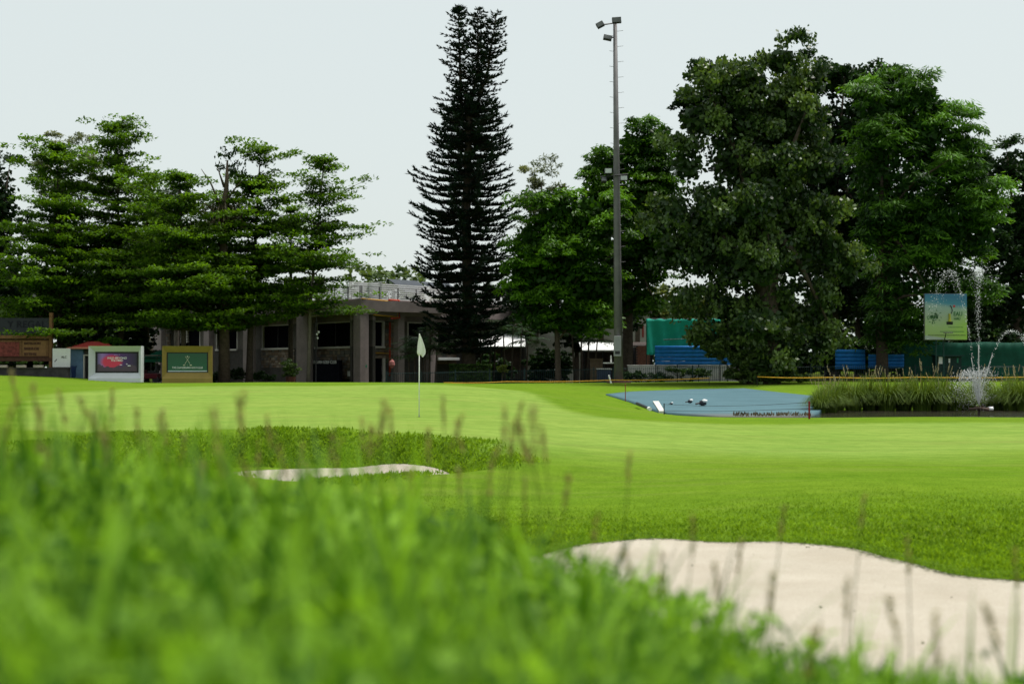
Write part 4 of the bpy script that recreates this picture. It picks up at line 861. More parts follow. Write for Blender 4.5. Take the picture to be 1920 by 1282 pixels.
# ------------------------------------------------------------------ flagstick
D = 35.7; c = P(786, 782, D); g = h1(c[0], D)
rt = root('flagstick', (c[0], D, g), 'white golf flag hanging limp on its pole in the putting green', 'flag')
mb = MB(); mb.tube([(c[0], D, g-.1), (c[0], D, g+2.02)], [.014, .011], 8); mb.build('pole', M_WHITE, rt, True)
zt = zat(625.5, D); V = []; F = []; rows, colsn = 16, 8
prof = [(0, -.004, .012), (.12, -.006, .05), (.35, -.03, .10), (.55, -.045, .14), (.75, -.05, .165), (.86, -.055, .16), (1.0, -.01, .10)]
for i in range(rows+1):
    f = i/rows; x0 = np.interp(f, [p[0] for p in prof], [p[1] for p in prof]); x1 = np.interp(f, [p[0] for p in prof], [p[2] for p in prof])
    for j in range(colsn+1):
        s_ = j/colsn; bot = .05*math.sin(s_*5)*f; V.append((c[0]+x0+(x1-x0)*s_, D-.03+.035*math.sin(s_*9+f*2)*f, zt-.56*f+bot*.6-.06*f*(1-s_)*0))
for i in range(rows):
    for j in range(colsn): k = i*(colsn+1)+j; F.append((k, k+1, k+colsn+2, k+colsn+1))
mb = MB(); mb.add(V, F); fl = mb.build('flag', mat('white_cloth', (.7, .7, .68), .8, .05), rt, True); sm = fl.modifiers.new('thick', 'SOLIDIFY'); sm.thickness = .004
mb = MB(); th = np.linspace(0, 6.283, 20, endpoint=False); mb.add([(c[0]+.054*math.cos(a), D+.054*math.sin(a), g+.012) for a in th], [tuple(range(20))]); mb.build('cup', M_DARK, rt)

# ------------------------------------------------------------------ floodlight pole
D = 94; b0 = P(1160, 717, D); g = h1(b0[0], D); tp = P(1154, 35, D)
rt = root('floodlight_pole', (b0[0], D, g), 'tall grey floodlight mast with lamps at its top and middle', 'light pole')
axp = lambda z: b0 + (tp-b0)*((z-b0[2])/(tp[2]-b0[2]))
mb = MB(); mb.tube([(b0[0], D, g-.2), axp(zat(500, D)), axp(zat(300, D)), tp], [.30, .25, .20, .125], 12); mb.build('mast', M_GALV, rt, True)
mb = MB(); mb.box(b0[0]-.75, b0[0]+.75, D-.75, D+.75, g-.3, g+.1); mb.build('footing', mat('red_brown_footing', (.09, .045, .04), .9), rt, bevel=.03)
M_LAMP = mat('lamp_housing', (.03, .03, .033), .5); M_LENS = mat('lamp_glass', (.10, .105, .11), .15)
M_LENS2 = mat('pale_lamp_glass', (.42, .45, .45), .15)
def lamp(px, py, w_, hh, roll, tilt, lens):
    c = P(px, py, D-.35); a = R(roll); ux = np.array([math.cos(a), 0, math.sin(a)]); uz = np.array([-math.sin(a), 0, math.cos(a)]); ny_ = np.array([0, -1., 0])
    uz2 = unit(uz*math.cos(R(tilt)) + ny_*-math.sin(R(tilt))); nn = np.cross(ux, uz2)*1.0
    def bx(u0, u1, v0, v1, z0, z1):
        V = [c+ux*u+nn*v+uz2*z for z in (z0, z1) for v in (v0, v1) for u in (u0, u1)]; mb = MB(); mb.add(V, [(0, 2, 3, 1), (4, 5, 7, 6), (0, 1, 5, 4), (2, 6, 7, 3), (0, 4, 6, 2), (1, 3, 7, 5)]); return mb
    hs = bx(-w_/2, w_/2, -.1, .1, -hh/2, hh/2).build('floodlight', M_LAMP, rt, bevel=.02); bx(-w_/2+.04, w_/2-.04, .1, .115, -hh/2+.04, hh/2-.04).build('lens', lens, hs); return c
arm = lambda *pts: MB().tube(list(pts), .045, 6).build('bracket', M_LAMP, rt)
c1 = lamp(1126, 44.5, .50, .38, 28, 20, M_LENS); c2 = lamp(1157, 36, .60, .40, 4, 10, M_LENS); c3_ = lamp(1140, 69, .56, .36, -12, 25, M_LENS)
arm(c1, P(1140, 43, D-.2), P(1152, 41, D)); arm(c2, P(1154, 42, D)); arm(c3_, P(1154, 68, D))
c1 = lamp(1141, 320.5, .50, .38, 0, 10, M_LENS2); c2 = lamp(1170, 334, .50, .36, 0, 10, M_LENS2); c3_ = lamp(1133, 337, .34, .4, 0, 40, M_LENS)
arm(P(1126, 331, D-.3), P(1178, 326, D-.3)); arm(c1, P(1142, 329, D-.3)); arm(c2, P(1168, 327, D-.3)); arm(c3_, P(1136, 330, D-.3))
for k, py in enumerate(range(57, 500, 29)):
    for sg in (-1, 1):
        q = axp(zat(py+(9 if sg < 0 else 0), D)); mb = MB(); L_ = .38 if sg > 0 else .25
        mb.tube([q, q+np.array([sg*(.15+L_), 0, .06])], .014, 5); mb.build('climbing_peg', M_GALV, rt)
mb = MB(); q = P(1157, 668, D); mb.box(P(1150, 0, D)[0], P(1163.5, 0, D)[0], D-.62, D-.28, zat(668, D), zat(630, D)); bx_ = mb.build('control_box', mat('grey_enamel', (.27, .275, .28), .5, .08), rt, bevel=.02)
mb = MB(); mb.box(P(1152, 0, D)[0], P(1161, 0, D)[0], D-.626, D-.622, zat(664, D), zat(658, D)); mb.build('warning_label', M_LAMP, bx_)

# slim dark pole with camera and its fixtures in front of the clubhouse
D = 101; q = P(592, 712, D); g = h1(q[0], D); rt = root('camera_pole', (q[0], D, g-.05), 'slim black pole with small white cameras in front of the clubhouse window', 'pole')
mb = MB(); mb.tube([(q[0], D, g-.1), P(593, 548, D)], .05, 8); mb.build('pole', M_DARK, rt)
for dx, py in ((2, 626), (5, 622), (3, 633)): mb = MB(); e = P(592+dx, py, D-.1); mb.tube([e, e+np.array([.05, -.22, -.03])], .07, 8); mb.build('camera_head', M_WHITE, rt)

# ------------------------------------------------------------------ green iron fence
M_IRON = mat('iron_fence', (.012, .032, .034), .5, .3)
def fence(name, label, p0, p1, H_=1.05, gap=.14):
    a, b_ = P(*p0)[:2], P(*p1)[:2]; L_ = np.hypot(*(b_-a)); dd = (b_-a)/L_; nn = np.array([dd[1], -dd[0]]); us = np.arange(0, L_, gap); q = a+dd*us[:, None]; gz = h(q[:, 0], q[:, 1])
    rt = root(name, (a[0], a[1], gz[0]-.05), label, 'fence'); pk = MB()
    for u, g in zip(us, gz): pk.frame(a, dd, nn, u-.011, u+.011, -.011, .011, g+.05, g+H_)
    o = pk.build('picket', M_IRON, rt); o['kind'] = 'stuff'
    ps = np.r_[np.arange(0, L_, 2.4), L_]; qz = h(*(a+dd*ps[:, None]).T)
    for u, g in zip(ps, qz): mb = MB(); mb.frame(a, dd, nn, u-.035, u+.035, -.035, .035, g-.15, g+H_+.08); mb.build('post', M_IRON, rt)
    for i in range(len(ps)-1):
        for zz in (.12, H_-.1):
            mb = MB(); s0 = (*(a+dd*ps[i]), qz[i]+zz); s1 = (*(a+dd*ps[i+1]), qz[i+1]+zz); mb.tube([s0, s1], .018, 4); mb.build('rail', M_IRON, rt)
fence('iron_fence', 'dark green picket fence from the clubhouse palm to the floodlight mast', (725,718,99), (1150,718,98), 1.0)
fence('iron_fence', 'dark green picket fence between the floodlight mast and the fig tree', (1168,718,98), (1425,716,98), 1.05)
fence('iron_fence', 'dark green picket fence behind the fountain grass', (1455,716,98), (1960,714,98), 1.1)
# yellow rope on short stakes
M_ROPE = mat('yellow_rope', (.55, .30, .02), .6, .1)
def rope(label, pts, D_):
    w0 = [P(px, py, d_) for (px, py), d_ in zip(pts, D_)]; rt = root('barrier_rope', (w0[0][0], w0[0][1], h1(w0[0][0], w0[0][1])), label, 'rope')
    path = []
    for a, b_ in zip(w0[:-1], w0[1:]): path += [a*(1-f)+b_*f-np.array([0, 0, .05*math.sin(f*math.pi)]) for f in np.linspace(0, 1, 6)[:-1]]
    mb = MB(); mb.tube(path+[w0[-1]], .028, 6); mb.build('rope', M_ROPE, rt, True)
    for q in w0: mb = MB(); gg = h1(q[0], q[1]); mb.tube([(q[0], q[1]+.05, gg-.1), (q[0], q[1]+.05, q[2]+.04)], .018, 6); mb.build('stake', M_DARK, rt)
rope('yellow barrier rope running from the green to the fig tree', [(832,717.3),(950,715.2),(1150,712.5),(1330,708.8)], [90, 90, 89, 88])
rope('yellow barrier rope behind the fountain grass', [(1420,706.3),(1560,707.3),(1720,707),(1960,706)], [86, 84, 82, 82])

# ------------------------------------------------------------------ pond furniture
D = 44.0; q = P(1517, 785, D); g = h1(q[0], D)
rt = root('hazard_stake', (q[0], D, g), 'red stake holding a thin wire at the near edge of the pond', 'stake'); M_REDP2 = mat('red_stake_paint', (.22, .012, .018), .5)
mb = MB(); mb.frame((q[0], D), (1, 0), (0, -1), -.025, .025, -.025, .025, g-.1, zat(752, D)); mb.build('post', M_REDP2, rt, bevel=.004)
mb = MB(); a, b_ = np.array([q[0], D, zat(754, D)]), np.array([P(1245, 0, 50)[0], 50., zat(758, 50)]); mb.tube([a*(1-f)+b_*f-np.array([0, 0, .08*math.sin(3.14*f)]) for f in np.linspace(0, 1, 9)], .006, 4)
a, b_ = np.array([q[0], D, zat(765, D)]), np.array([P(1245, 0, 50)[0], 50., zat(770, 50)]); mb.tube([a*(1-f)+b_*f-np.array([0, 0, .05*math.sin(3.14*f)]) for f in np.linspace(0, 1, 9)], .006, 4); mb.build('wire', M_DARK, rt)
q2 = P(1245, 0, 50); gg = h1(q2[0], 50); mb = MB(); mb.tube([(q2[0], 50, gg-.1), (q2[0], 50, zat(756, 50))], .02, 6); mb.build('wire_post', M_DARK, rt)
q = P(1172.5, 745, 68); g = h1(q[0], 68); rt = root('hazard_stake', (q[0], 68, g), 'small faded red stake on the grass left of the blue pond slope', 'stake'); mb = MB(); mb.tube([(q[0], 68, g-.1), (q[0], 68, zat(721, 68))], .022, 6); mb.build('post', mat('faded_red', (.25, .05, .03), .6), rt); mb = MB(); mb.tube([(q[0], 68, zat(721, 68)), (q[0], 68, zat(719.5, 68))], .03, 6); mb.build('cap', MATS['faded_red'], rt)
q = P(1145, 718, 93); g = h1(q[0], 93); rt = root('marker_stake', (q[0], 93, g), 'white leaning marker stake left of the floodlight mast', 'stake'); mb = MB(); mb.tube([(q[0]+.05, 93, g-.1), (q[0]-.12, 93, zat(704, 93))], .05, 6); mb.build('post', M_WHITE, rt); mb = MB(); mb.ico((q[0]-.12, 93, zat(704, 93)), .055); mb.build('cap', M_WHITE, rt)
# concrete outlet block at the slope's lower left corner
A_ = [apr(1224, 754), apr(1235, 754), apr(1246, 773), apr(1236, 773)]; rt = root('outlet_block', A_[3], 'white weathered concrete slab at the lower left of the blue pond slope', 'slab'); mb = MB(); mb.add([(p[0], p[1], p[2]+.06) for p in A_]+[(p[0], p[1], p[2]-.1) for p in A_], [(0, 3, 2, 1), (4, 5, 6, 7), (0, 1, 5, 4), (1, 2, 6, 5), (2, 3, 7, 6), (3, 0, 4, 7)]); mb.build('slab', mat('weathered_white', (.5, .5, .46), .8, .25, 3), rt)
p = apr(1207, 764); rt = root('outlet_pipe', p, 'short dark pipe lying on the grass by the white concrete slab', 'pipe'); a, b_ = apr(1194, 762), apr(1216, 771); mb = MB(); mb.tube([a+np.array([0, 0, .14]), b_+np.array([0, 0, .12])], .06, 8); mb.build('tube', M_DARK, rt); mb = MB(); mb.tube([b_+np.array([0, 0, .12]), b_+(b_-a)*.12+np.array([0, 0, .12])], .075, 8); mb.build('collar', M_WHITE, rt)
for (px, py, s_, lb) in ((1259, 758.5, .13, 'smallest white and dark float on the blue pond slope'), (1294, 756, .22, 'middle white and dark float on the blue pond slope'), (1318, 761, .33, 'largest dark float with white patch on the blue pond slope')):
    p = apr(px, py); rt = root('pond_float', p, lb, 'float', 'floats on the pond slope'); c = p+np.array([0, 0, s_*.42])
    mb = MB(); mb.ico(c, s_*.55, 3, .1, (1, 1, .85)); mb.build('body', mat('dark_float', (.03, .03, .04), .5), rt, True)
    mb = MB(); mb.ico(c+np.array([s_*.18, -s_*.14, s_*.24]), s_*.42, 5, .1, (1, 1, .7)); mb.build('pale_cap', M_WHITE, rt, True)
    mb = MB(); mb.tube([c+np.array([-s_*.3, 0, 0]), c+np.array([-s_*1.0, -.05, -s_*.15])], s_*.12, 6); mb.build('spout', M_DARK, rt)
# reeds at the slope's foot
cr = Crown(); n = 260; px = rng.uniform(1375, 1520, n); yv = rng.uniform(53.0, 54.2, n); xv = (px-960)/FPX*yv; z0 = APR_Z(yv); hgt = rng.uniform(.06, .20, n)
U = unit(np.c_[rng.normal(size=n)*.2, rng.normal(size=n)*.2, np.ones(n)]); V, F = leafquads(np.c_[xv, yv, z0+hgt*.45], U, perp(U, rdir(n)), hgt, .05); cr.add(V, F, rng.uniform(0, 1, n))
o = cr.build('dry_reed', leaf_mat('dry_reed', (.05, .04, .025), (.16, .13, .08), .2), None); tag(o, 'short dry reeds along the foot of the blue pond slope', 'reeds', kind='stuff')

# fountain grass clumps along the far bank
L_FG = leaf_mat('fountain_grass', (.03, .068, .006), (.15, .22, .035), .35, .55, spec=.1)
L_PL = leaf_mat('grass_plume', (.25, .22, .15), (.45, .42, .33), .4, .8)
def fg_mesh(seed):
    n = 620; a = rng.uniform(0, 6.283, n); r0 = .30*np.sqrt(rng.uniform(0, 1, n)); x = r0*np.cos(a); y = r0*np.sin(a)
    hg = rng.uniform(.95, 1.75, n); out_ = rng.uniform(.3, 1.1, n); V = []; seg = 6
    s_ = np.c_[-np.sin(a), np.cos(a)]
    for k in range(seg+1):
        t_ = k/seg; off = out_*t_**1.5*1.05; zz = hg*(t_*1.25-.75*t_**2.6*np.clip(out_*1.35, .3, 1.3)); wv = .016*(1-t_*.85)
        c = np.c_[x+np.cos(a)*off, y+np.sin(a)*off, zz]; V += [c+np.c_[s_*wv, np.zeros(n)], c-np.c_[s_*wv, np.zeros(n)]]
    V = np.stack(V, 1); nv = V.shape[1]; b0 = (np.arange(n)*nv)[:, None]; F = np.stack([b0+np.array([[2*k, 2*k+1, 2*k+3, 2*k+2]]) for k in range(seg)], 1).reshape(-1, 4)
    T = np.repeat(np.clip(.45+.25*rng.normal(size=n), 0, 1), seg)
    m_ = 5; P_ = Crown()
    for i in range(m_):
        a_ = rng.uniform(0, 6.28); e = np.array([math.cos(a_)*rng.uniform(.2, .7), math.sin(a_)*.4, rng.uniform(1.45, 2.0)])
        k = 22; f = rng.uniform(0, 1, k); c = np.array([e[0]*.8, e[1]*.8, e[2]-.3])*(1-f[:, None])+e*f[:, None]; U = unit(np.c_[rng.normal(size=k)*.4, rng.normal(size=k)*.4, np.ones(k)]); v_, f_ = leafquads(c, U, perp(U, rdir(k)), .09, .022); P_.add(v_, f_, rng.uniform(0, 1, k))
        v_, f_ = leafquads(np.array([[e[0]*.45, e[1]*.45, e[2]*.5]]), unit(np.array([[e[0]*.8, e[1]*.8, e[2]-.3]])), np.array([[1., 0, 0]]), 1.2, .015); P_.add(v_, f_, .2)
    return (V.reshape(-1, 3), F, T), P_
protos = []
FGL = 'arching clump of fountain grass in the row along the far pond bank'
def bank_z(x, y): return max(h1(x, y), WATZ)
fgs = [(1538, 58.5, .8), (1556, 59.5, .95), (1545, 61.5, .85), (1568, 62, 1.05), (1600, 61.8, 1.1), (1632, 62.4, 1.1), (1662, 61.8, 1.15), (1694, 62.2, 1.12), (1728, 61.6, 1.2), (1760, 62, 1.15), (1788, 62.4, 1.0), (1815, 63.2, .95), (1850, 63.4, .85), (1872, 63.2, .9), (1895, 62.2, 1.05), (1920, 61.8, 1.1), (1620, 64.6, 1.0), (1700, 64.6, 1.05), (1770, 65, 1.0), (1840, 65.5, 1.0), (1900, 65, 1.0), (1580, 64.5, .95)]
for i, (px, D_, sc_) in enumerate(fgs):
    x = (px-960)/FPX*D_; rt = root('fountain_grass', (x, D_, bank_z(x, D_)-.05), FGL, 'grass clump', 'fountain grass on the pond bank'); rt.scale = (sc_, sc_, sc_*.95); rt.rotation_euler.z = rng.uniform(0, 6.28)
    if i < 5:
        (V, F, T), P_ = fg_mesh(i); a = mesh_np('blades', V+wloc(rt), F, L_FG, rt, False, T); P_.V = [v+wloc(rt) for v in P_.V]; b_ = P_.build('plume', L_PL, rt); b_['kind'] = 'stuff'; a['kind'] = 'stuff'; protos.append((a, b_))
    else:
        for s_ in protos[i % 5]: cpy = s_.copy(); cpy.parent = rt; COL.objects.link(cpy)

# fountain
D = 56.0; q = P(1835, 764, D); rt = root('fountain', (q[0], D, WATZ), 'floating fountain throwing sprays of white drops over the pond', 'fountain')
mb = MB(); mb.tube([(q[0], D, WATZ-.25), (q[0], D, zat(766, D))], .05, 8); mb.build('riser', M_BARK, rt)
mb = MB(); mb.tube([(q[0]-.42, D-.1, zat(766, D)), (q[0]+.4, D-.1, zat(766, D))], .05, 8); mb.tube([(q[0], D-.4, zat(765, D)), (q[0], D+.4, zat(765, D))], .05, 8); mb.tube([(q[0]-.15, D-.05, zat(764, D)), (q[0]+.3, D-.3, zat(768, D))], .06, 8); mb.build('manifold', mat('rusty_pipe', (.07, .045, .035), .7), rt, True)
mb = MB(); mb.tube([(q[0]+.36, D-.1, zat(766, D)), (q[0]+.52, D-.1, zat(765.5, D))], .075, 8); mb.build('pump_head', M_WHITE, rt, True)
for dx in (-.28, -.14, 0, .14, .28): mb = MB(); mb.tube([(q[0]+dx*.6, D-.05, zat(765, D)), (q[0]+dx*.5, D-.05, zat(760, D))], [.03, .018], 6); mb.build('nozzle', MATS['rusty_pipe'], rt)
m, t, b = nodes('water_drop'); b.inputs['Base Color'].default_value = (.8, .82, .83, 1); b.inputs['Roughness'].default_value = .15; b.inputs['Transmission Weight'].default_value = .35; b.inputs['IOR'].default_value = 1.33; b.inputs['Specular IOR Level'].default_value = .6
M_DROP = m
t8 = MB(); t8.ico((0, 0, 0), 1); iv, if_ = np.array(t8.v), np.array(t8.f); ov = np.array([(1,0,0),(-1,0,0),(0,1,0),(0,-1,0),(0,0,1),(0,0,-1)], float); of = np.array([(0,2,4),(2,1,4),(1,3,4),(3,0,4),(2,0,5),(1,2,5),(3,1,5),(0,3,5)])
def drops(C, r): n = len(C); V = (C[:, None]+ov[None]*r[:, None, None]*np.array([1, 1, 1.5])).reshape(-1, 3); F = (of[None]+(np.arange(n)*6)[:, None, None]).reshape(-1, 3); return V, F
o0 = np.array([q[0], D, zat(760, D)]); G = 9.81
def jet(vx, vy, vz, n, spread, t1, t0=.0, size=.014):
    tt = t0+(t1-t0)*rng.uniform(0, 1, n)**.8; v = np.array([vx, vy, vz])+rng.normal(size=(n, 3))*spread*np.array([1, 1, .6]); C = o0+v*tt[:, None]; C[:, 2] -= .5*G*tt**2
    return C[C[:, 2] > WATZ+.02]
Js = [jet(.0, 0, 10.2, 330, .10, 1.15), jet(.1, 0, 10.4, 60, .2, 1.5, .7), jet(-1.05, .2, 10.2, 300, .09, 1.6), jet(-.9, 0, 5.0, 600, .28, .9), jet(.5, 0, 5.2, 300, .3, .9), jet(1.65, -.1, 7.6, 300, .06, 1.5), jet(-.25, 0, 5.0, 420, .35, .9), jet(-1.1, .3, 10.2, 60, .2, 1.8, .8)]
C = np.concatenate(Js); nb_ = len(C); C = np.concatenate([C, jet(-.3, 0, 4.6, 1500, .55, .95), jet(0, 0, 3.2, 900, .4, .6), jet(0, 0, 10.0, 500, .16, 1.2), jet(-1.05, .2, 10.0, 300, .14, 1.5)]); V, F = drops(C, np.r_[rng.uniform(.007, .018, nb_), rng.uniform(.004, .010, len(C)-nb_)]); o = mesh_np('spray', V, F, M_DROP, rt); o['kind'] = 'stuff'
for vx, vz, t1, r_ in ((-.95, 5.2, .30, .022), (-.3, 6, .30, .02), (0, 10.4, .26, .028), (.35, 6, .28, .02), (1.6, 7.6, .34, .014), (-1.45, 10.4, .2, .02), (-.6, 5.6, .28, .02)):
    mb = MB(); tt = np.linspace(0, t1, 7); mb.tube([o0+np.array([vx*s_, 0, vz*s_-.5*G*s_*s_]) for s_ in tt], [r_*(1-.08*k) for k in range(7)], 6); mb.build('water_jet', M_DROP, rt, True)

# ------------------------------------------------------------------ site behind the fence on the right
# teal netting on a scaffold
D = 101; o, d, n = face_frame(1280, D, 0); g = h1(o[0], o[1]); X = lambda px: (px-1280)/FPX*D
rt = root('shade_net', (o[0], o[1], g-.1), 'teal green net hung like a wall behind the fence', 'net'); M_TEAL = mat('teal_net', (.010, .29, .215), .75, .15, 1.2)
V = []; F = []; nu, nz = 40, 14
for i in range(nu+1):
    for j in range(nz+1):
        u = X(1212)+(X(1352)-X(1212))*i/nu; z = zat(665, D)+(zat(598, D)-zat(665, D))*j/nz; f = 1-j/nz
        V.append(on(o, d, n, u+.1*f*math.sin(i*.9), .10*math.sin(i*.8+j*.15)*(.3+f)+.35*max(0, 1-i/9)*f, z+.04*math.sin(i*1.1)*(j == nz)))
for i in range(nu):
    for j in range(nz): k = i*(nz+1)+j; F.append((k, k+nz+1, k+nz+2, k+1))
mb = MB(); mb.add(V, F); nt_ = mb.build('net', M_TEAL, rt, True); nt_.modifiers.new('thick', 'SOLIDIFY').thickness = .01
for px in (1213, 1245, 1276, 1310, 1350): mb = MB(); e = on(o, d, n, X(px), -.3, 0); mb.tube([(e[0], e[1], g-.2), (e[0], e[1], zat(597, D))], .035, 6); mb.build('scaffold_pole', M_DARK, rt)
mb = MB(); mb.tube([on(o, d, n, X(1212), -.25, zat(597.5, D)), on(o, d, n, X(1352), -.25, zat(597.5, D))], .035, 6); mb.tube([on(o, d, n, X(1243), .42, zat(637, D)), on(o, d, n, X(1340), .38, zat(633, D))], .02, 5); mb.build('cross_bar', M_DARK, rt)
M_BLUE = mat('blue_sheet', (.012, .15, .46), .55, .25, 2)
def blue_fence(label, px0, px1, py0, py1, D_, tilt=0):
    o, d, n = face_frame((px0+px1)/2, D_, tilt); X = lambda px: (px-(px0+px1)/2)/FPX*D_; g = h1(o[0], o[1]); rt = root('sheet_fence', (o[0], o[1], g-.1), label, 'fence')
    z0, z1 = zat(py1, D_), zat(py0, D_); k = int((z1-z0)/.30)+1; hh = (z1-z0)/k
    for i in range(k):
        ridge = []; nseg = 6
        for j in range(nseg+1): ridge.append((z0+hh*i+hh*.97*j/nseg, .05*math.sin(j/nseg*math.pi)))
        V = [on(o, d, n, u, v_, z) for u in (X(px0), X(px1)) for z, v_ in ridge]; F = [(j, nseg+1+j, nseg+2+j, j+1) for j in range(nseg)]
        mb = MB(); mb.add(V, F); s_ = mb.build('sheet', M_BLUE, rt, True); s_.modifiers.new('thick', 'SOLIDIFY').thickness = .008
    for px in np.linspace(px0+2, px1-2, 4): mb = MB(); e = on(o, d, n, X(px), -.08, 0); mb.tube([(e[0], e[1], g-.2), (e[0], e[1], z1-.05)], .04, 6); mb.build('post', M_DARK, rt)
blue_fence('bright blue corrugated sheets stacked below the teal net', 1228, 1352, 648, 684, 99.5)
blue_fence('blue corrugated sheets between the fig trunk and the feathery tree', 1566, 1622, 655, 692, 101)
blue_fence('blue corrugated sheets behind the trunk of the feathery tree', 1628, 1695, 664, 690, 101)
blue_fence('narrow blue sheets seen through the fig tree trunks', 1340, 1372, 655, 686, 100.4)
wall_run('low_wall', 'low whitewashed wall behind the fence right of the floodlight mast', 1178, 1400, 100.3, 100.3, 684, .3, mat('whitewash', (.58, .56, .54), .9, .2, 2))
# dark green mesh screen at the right
D = 102; o, d, n = face_frame(1820, D, 0); X = lambda px: (px-1820)/FPX*D; g = h1(o[0], o[1]); rt = root('mesh_screen', (o[0], o[1], g-.1), 'long dark green mesh screen below the billboard at the right', 'screen')
V = []; F = []; nu, nz = 60, 5
for i in range(nu+1):
    for j in range(nz+1): V.append(on(o, d, n, X(1690)+(X(1990)-X(1690))*i/nu, (.02+.02*math.sin(i*1.7))*math.sin(j+.5), g+.05+(zat(643+.8*math.sin(i*.35), D)-g)*j/nz))
for i in range(nu):
    for j in range(nz): k = i*(nz+1)+j; F.append((k, k+nz+1, k+nz+2, k+1))
mb = MB(); mb.add(V, F); s_ = mb.build('mesh', mat('green_mesh', (.006, .065, .042), .8, .35, .8), rt, True); s_.modifiers.new('thick', 'SOLIDIFY').thickness = .01
for px in range(1695, 1990, 42): mb = MB(); e = on(o, d, n, X(px), -.1, 0); mb.tube([(e[0], e[1], g-.2), (e[0], e[1], zat(640, D))], .04, 6); mb.build('post', M_GREENFENCE, rt)
# billboard
D = 95; o, d, n = face_frame(1774, D, 0); X = lambda px: (px-1774)/FPX*D; Z = lambda py: zat(py, D); g = h1(o[0], o[1]); rt = root('billboard', (o[0], o[1], g-.1), 'square billboard printed with a trophy on green and blue', 'billboard')
m, t, b = nodes('billboard_print'); tc = N(t, 'ShaderNodeTexCoord').outputs['Generated']; sx = N(t, 'ShaderNodeSeparateXYZ'); t.links.new(tc, sx.inputs[0])
mr = N(t, 'ShaderNodeMath', operation='MULTIPLY_ADD'); t.links.new(sx.outputs[0], mr.inputs[0]); mr.inputs[1].default_value = .12; t.links.new(sx.outputs[2], mr.inputs[2])
c = ramp(t, mr.outputs[0], [(0, (.30, .33, .33)), (.085, (.30, .33, .33)), (.10, (.26, .36, .12)), (.3, (.28, .38, .16)), (.55, (.28, .33, .27)), (.76, (.24, .33, .33)), (.86, (.04, .19, .30)), (1, (.02, .13, .26))])
mr2 = N(t, 'ShaderNodeMapRange'); mr2.inputs[1].default_value = .35; mr2.inputs[2].default_value = 1.0; t.links.new(sx.outputs[0], mr2.inputs[0]); lim = N(t, 'ShaderNodeMapRange'); lim.inputs[1].default_value = .75; lim.inputs[2].default_value = .3; t.links.new(sx.outputs[2], lim.inputs[0]); ml = N(t, 'ShaderNodeMath', operation='MULTIPLY'); t.links.new(mr2.outputs[0], ml.inputs[0]); t.links.new(lim.outputs[0], ml.inputs[1])
c = mix_rgb(t, ml.outputs[0], c, (.27, .44, .06)); t.links.new(c, b.inputs['Base Color']); b.inputs['Roughness'].default_value = .5; t.links.new(c, b.inputs['Emission Color']); b.inputs['Emission Strength'].default_value = 0
mb = MB(); mb.frame(o, d, n, X(1735), X(1813.5), -.12, 0, Z(636.5), Z(551)); pb = mb.build('printed_panel', m, rt)
mb = MB(); mb.frame(o, d, n, X(1734), X(1814.5), -.2, -.123, Z(637.5), Z(550)); mb.build('panel_frame', M_GALV, rt)
for px in (1757.5, 1771.5): mb = MB(); mb.frame(o, d, n, X(px-1.3), X(px+1.3), -.3, -.203, g-.2, Z(560)); mb.build('post', M_GREENFENCE, rt)
M_PRG = mat('print_dark_green', (.03, .12, .04), .6); M_PRK = mat('print_black', (.015, .015, .015), .5); M_PRY = mat('print_gold', (.38, .36, .05), .5); M_PRR = mat('print_red', (.45, .05, .05), .5)
def pf(nm, x0, x1, y0, y1, m_): mb = MB(); mb.frame(o, d, n, X(x0), X(x1), .002, .012, Z(y1), Z(y0)); return mb.build(nm, m_, pb)
pf('trophy_base', 1775, 1787, 603, 608.5, M_PRK); mb = MB(); mb.tube([on(o, d, n, X(1781), .03, Z(602.5)), on(o, d, n, X(1781), .03, Z(596)), on(o, d, n, X(1780.5), .03, Z(588))], [.11, .08, .07], 8); mb.build('trophy_cup', M_PRY, pb)
mb = MB(); mb.tube([on(o, d, n, X(x), .03, Z(y)) for x, y in ((1784, 588), (1786, 582), (1784.5, 576), (1782, 572.5))], .025, 6); mb.build('trophy_handle', M_PRK, pb)
mb = MB(); mb.ico(on(o, d, n, X(1789.5), .02, Z(574)), .1, 1, 0, (.8, .1, 1)); mb.build('red_emblem', M_PRR, pb)
text_mesh('billboard_lettering', 'EAU', .40, on(o, d, n, X(1796.5), .012, Z(592)), d, n, M_PRG, pb, bold=.005, stretch=.8); text_mesh('billboard_lettering', 'HAU', .26, on(o, d, n, X(1795), .012, Z(599.5)), d, n, M_PRG, pb, bold=.004, stretch=.8)
cr = Crown(); n_ = 60; pc = np.array([on(o, d, n, X(1751+rng.normal()*6), .008, Z(595+rng.normal()*5)) for _ in range(n_)]); a = rng.uniform(0, 6.28, n_); U = np.c_[np.cos(a), np.zeros(n_), np.sin(a)]; V, F = leafquads(pc, U, np.c_[-np.sin(a), np.zeros(n_), np.cos(a)], .2, .05); cr.add(V, F, .3); o_ = cr.build('printed_leaf', M_PRG, pb); o_['kind'] = 'stuff'
pf('printed_line', 1763, 1808, 621, 622, M_PRG); pf('printed_line', 1778, 1806, 613, 613.7, M_PRG); pf('printed_line', 1740, 1811, 628, 628.9, M_PRK)
fl = MB(); fl.tube([on(o, d, n, X(1765), .5, Z(624)), on(o, d, n, X(1783), .5, Z(624))], .03, 5); fl.tube([on(o, d, n, X(1770), .5, Z(624)), on(o, d, n, X(1770), .05, Z(640))], .03, 5); fl.build('lamp_arm', M_DARK, rt)
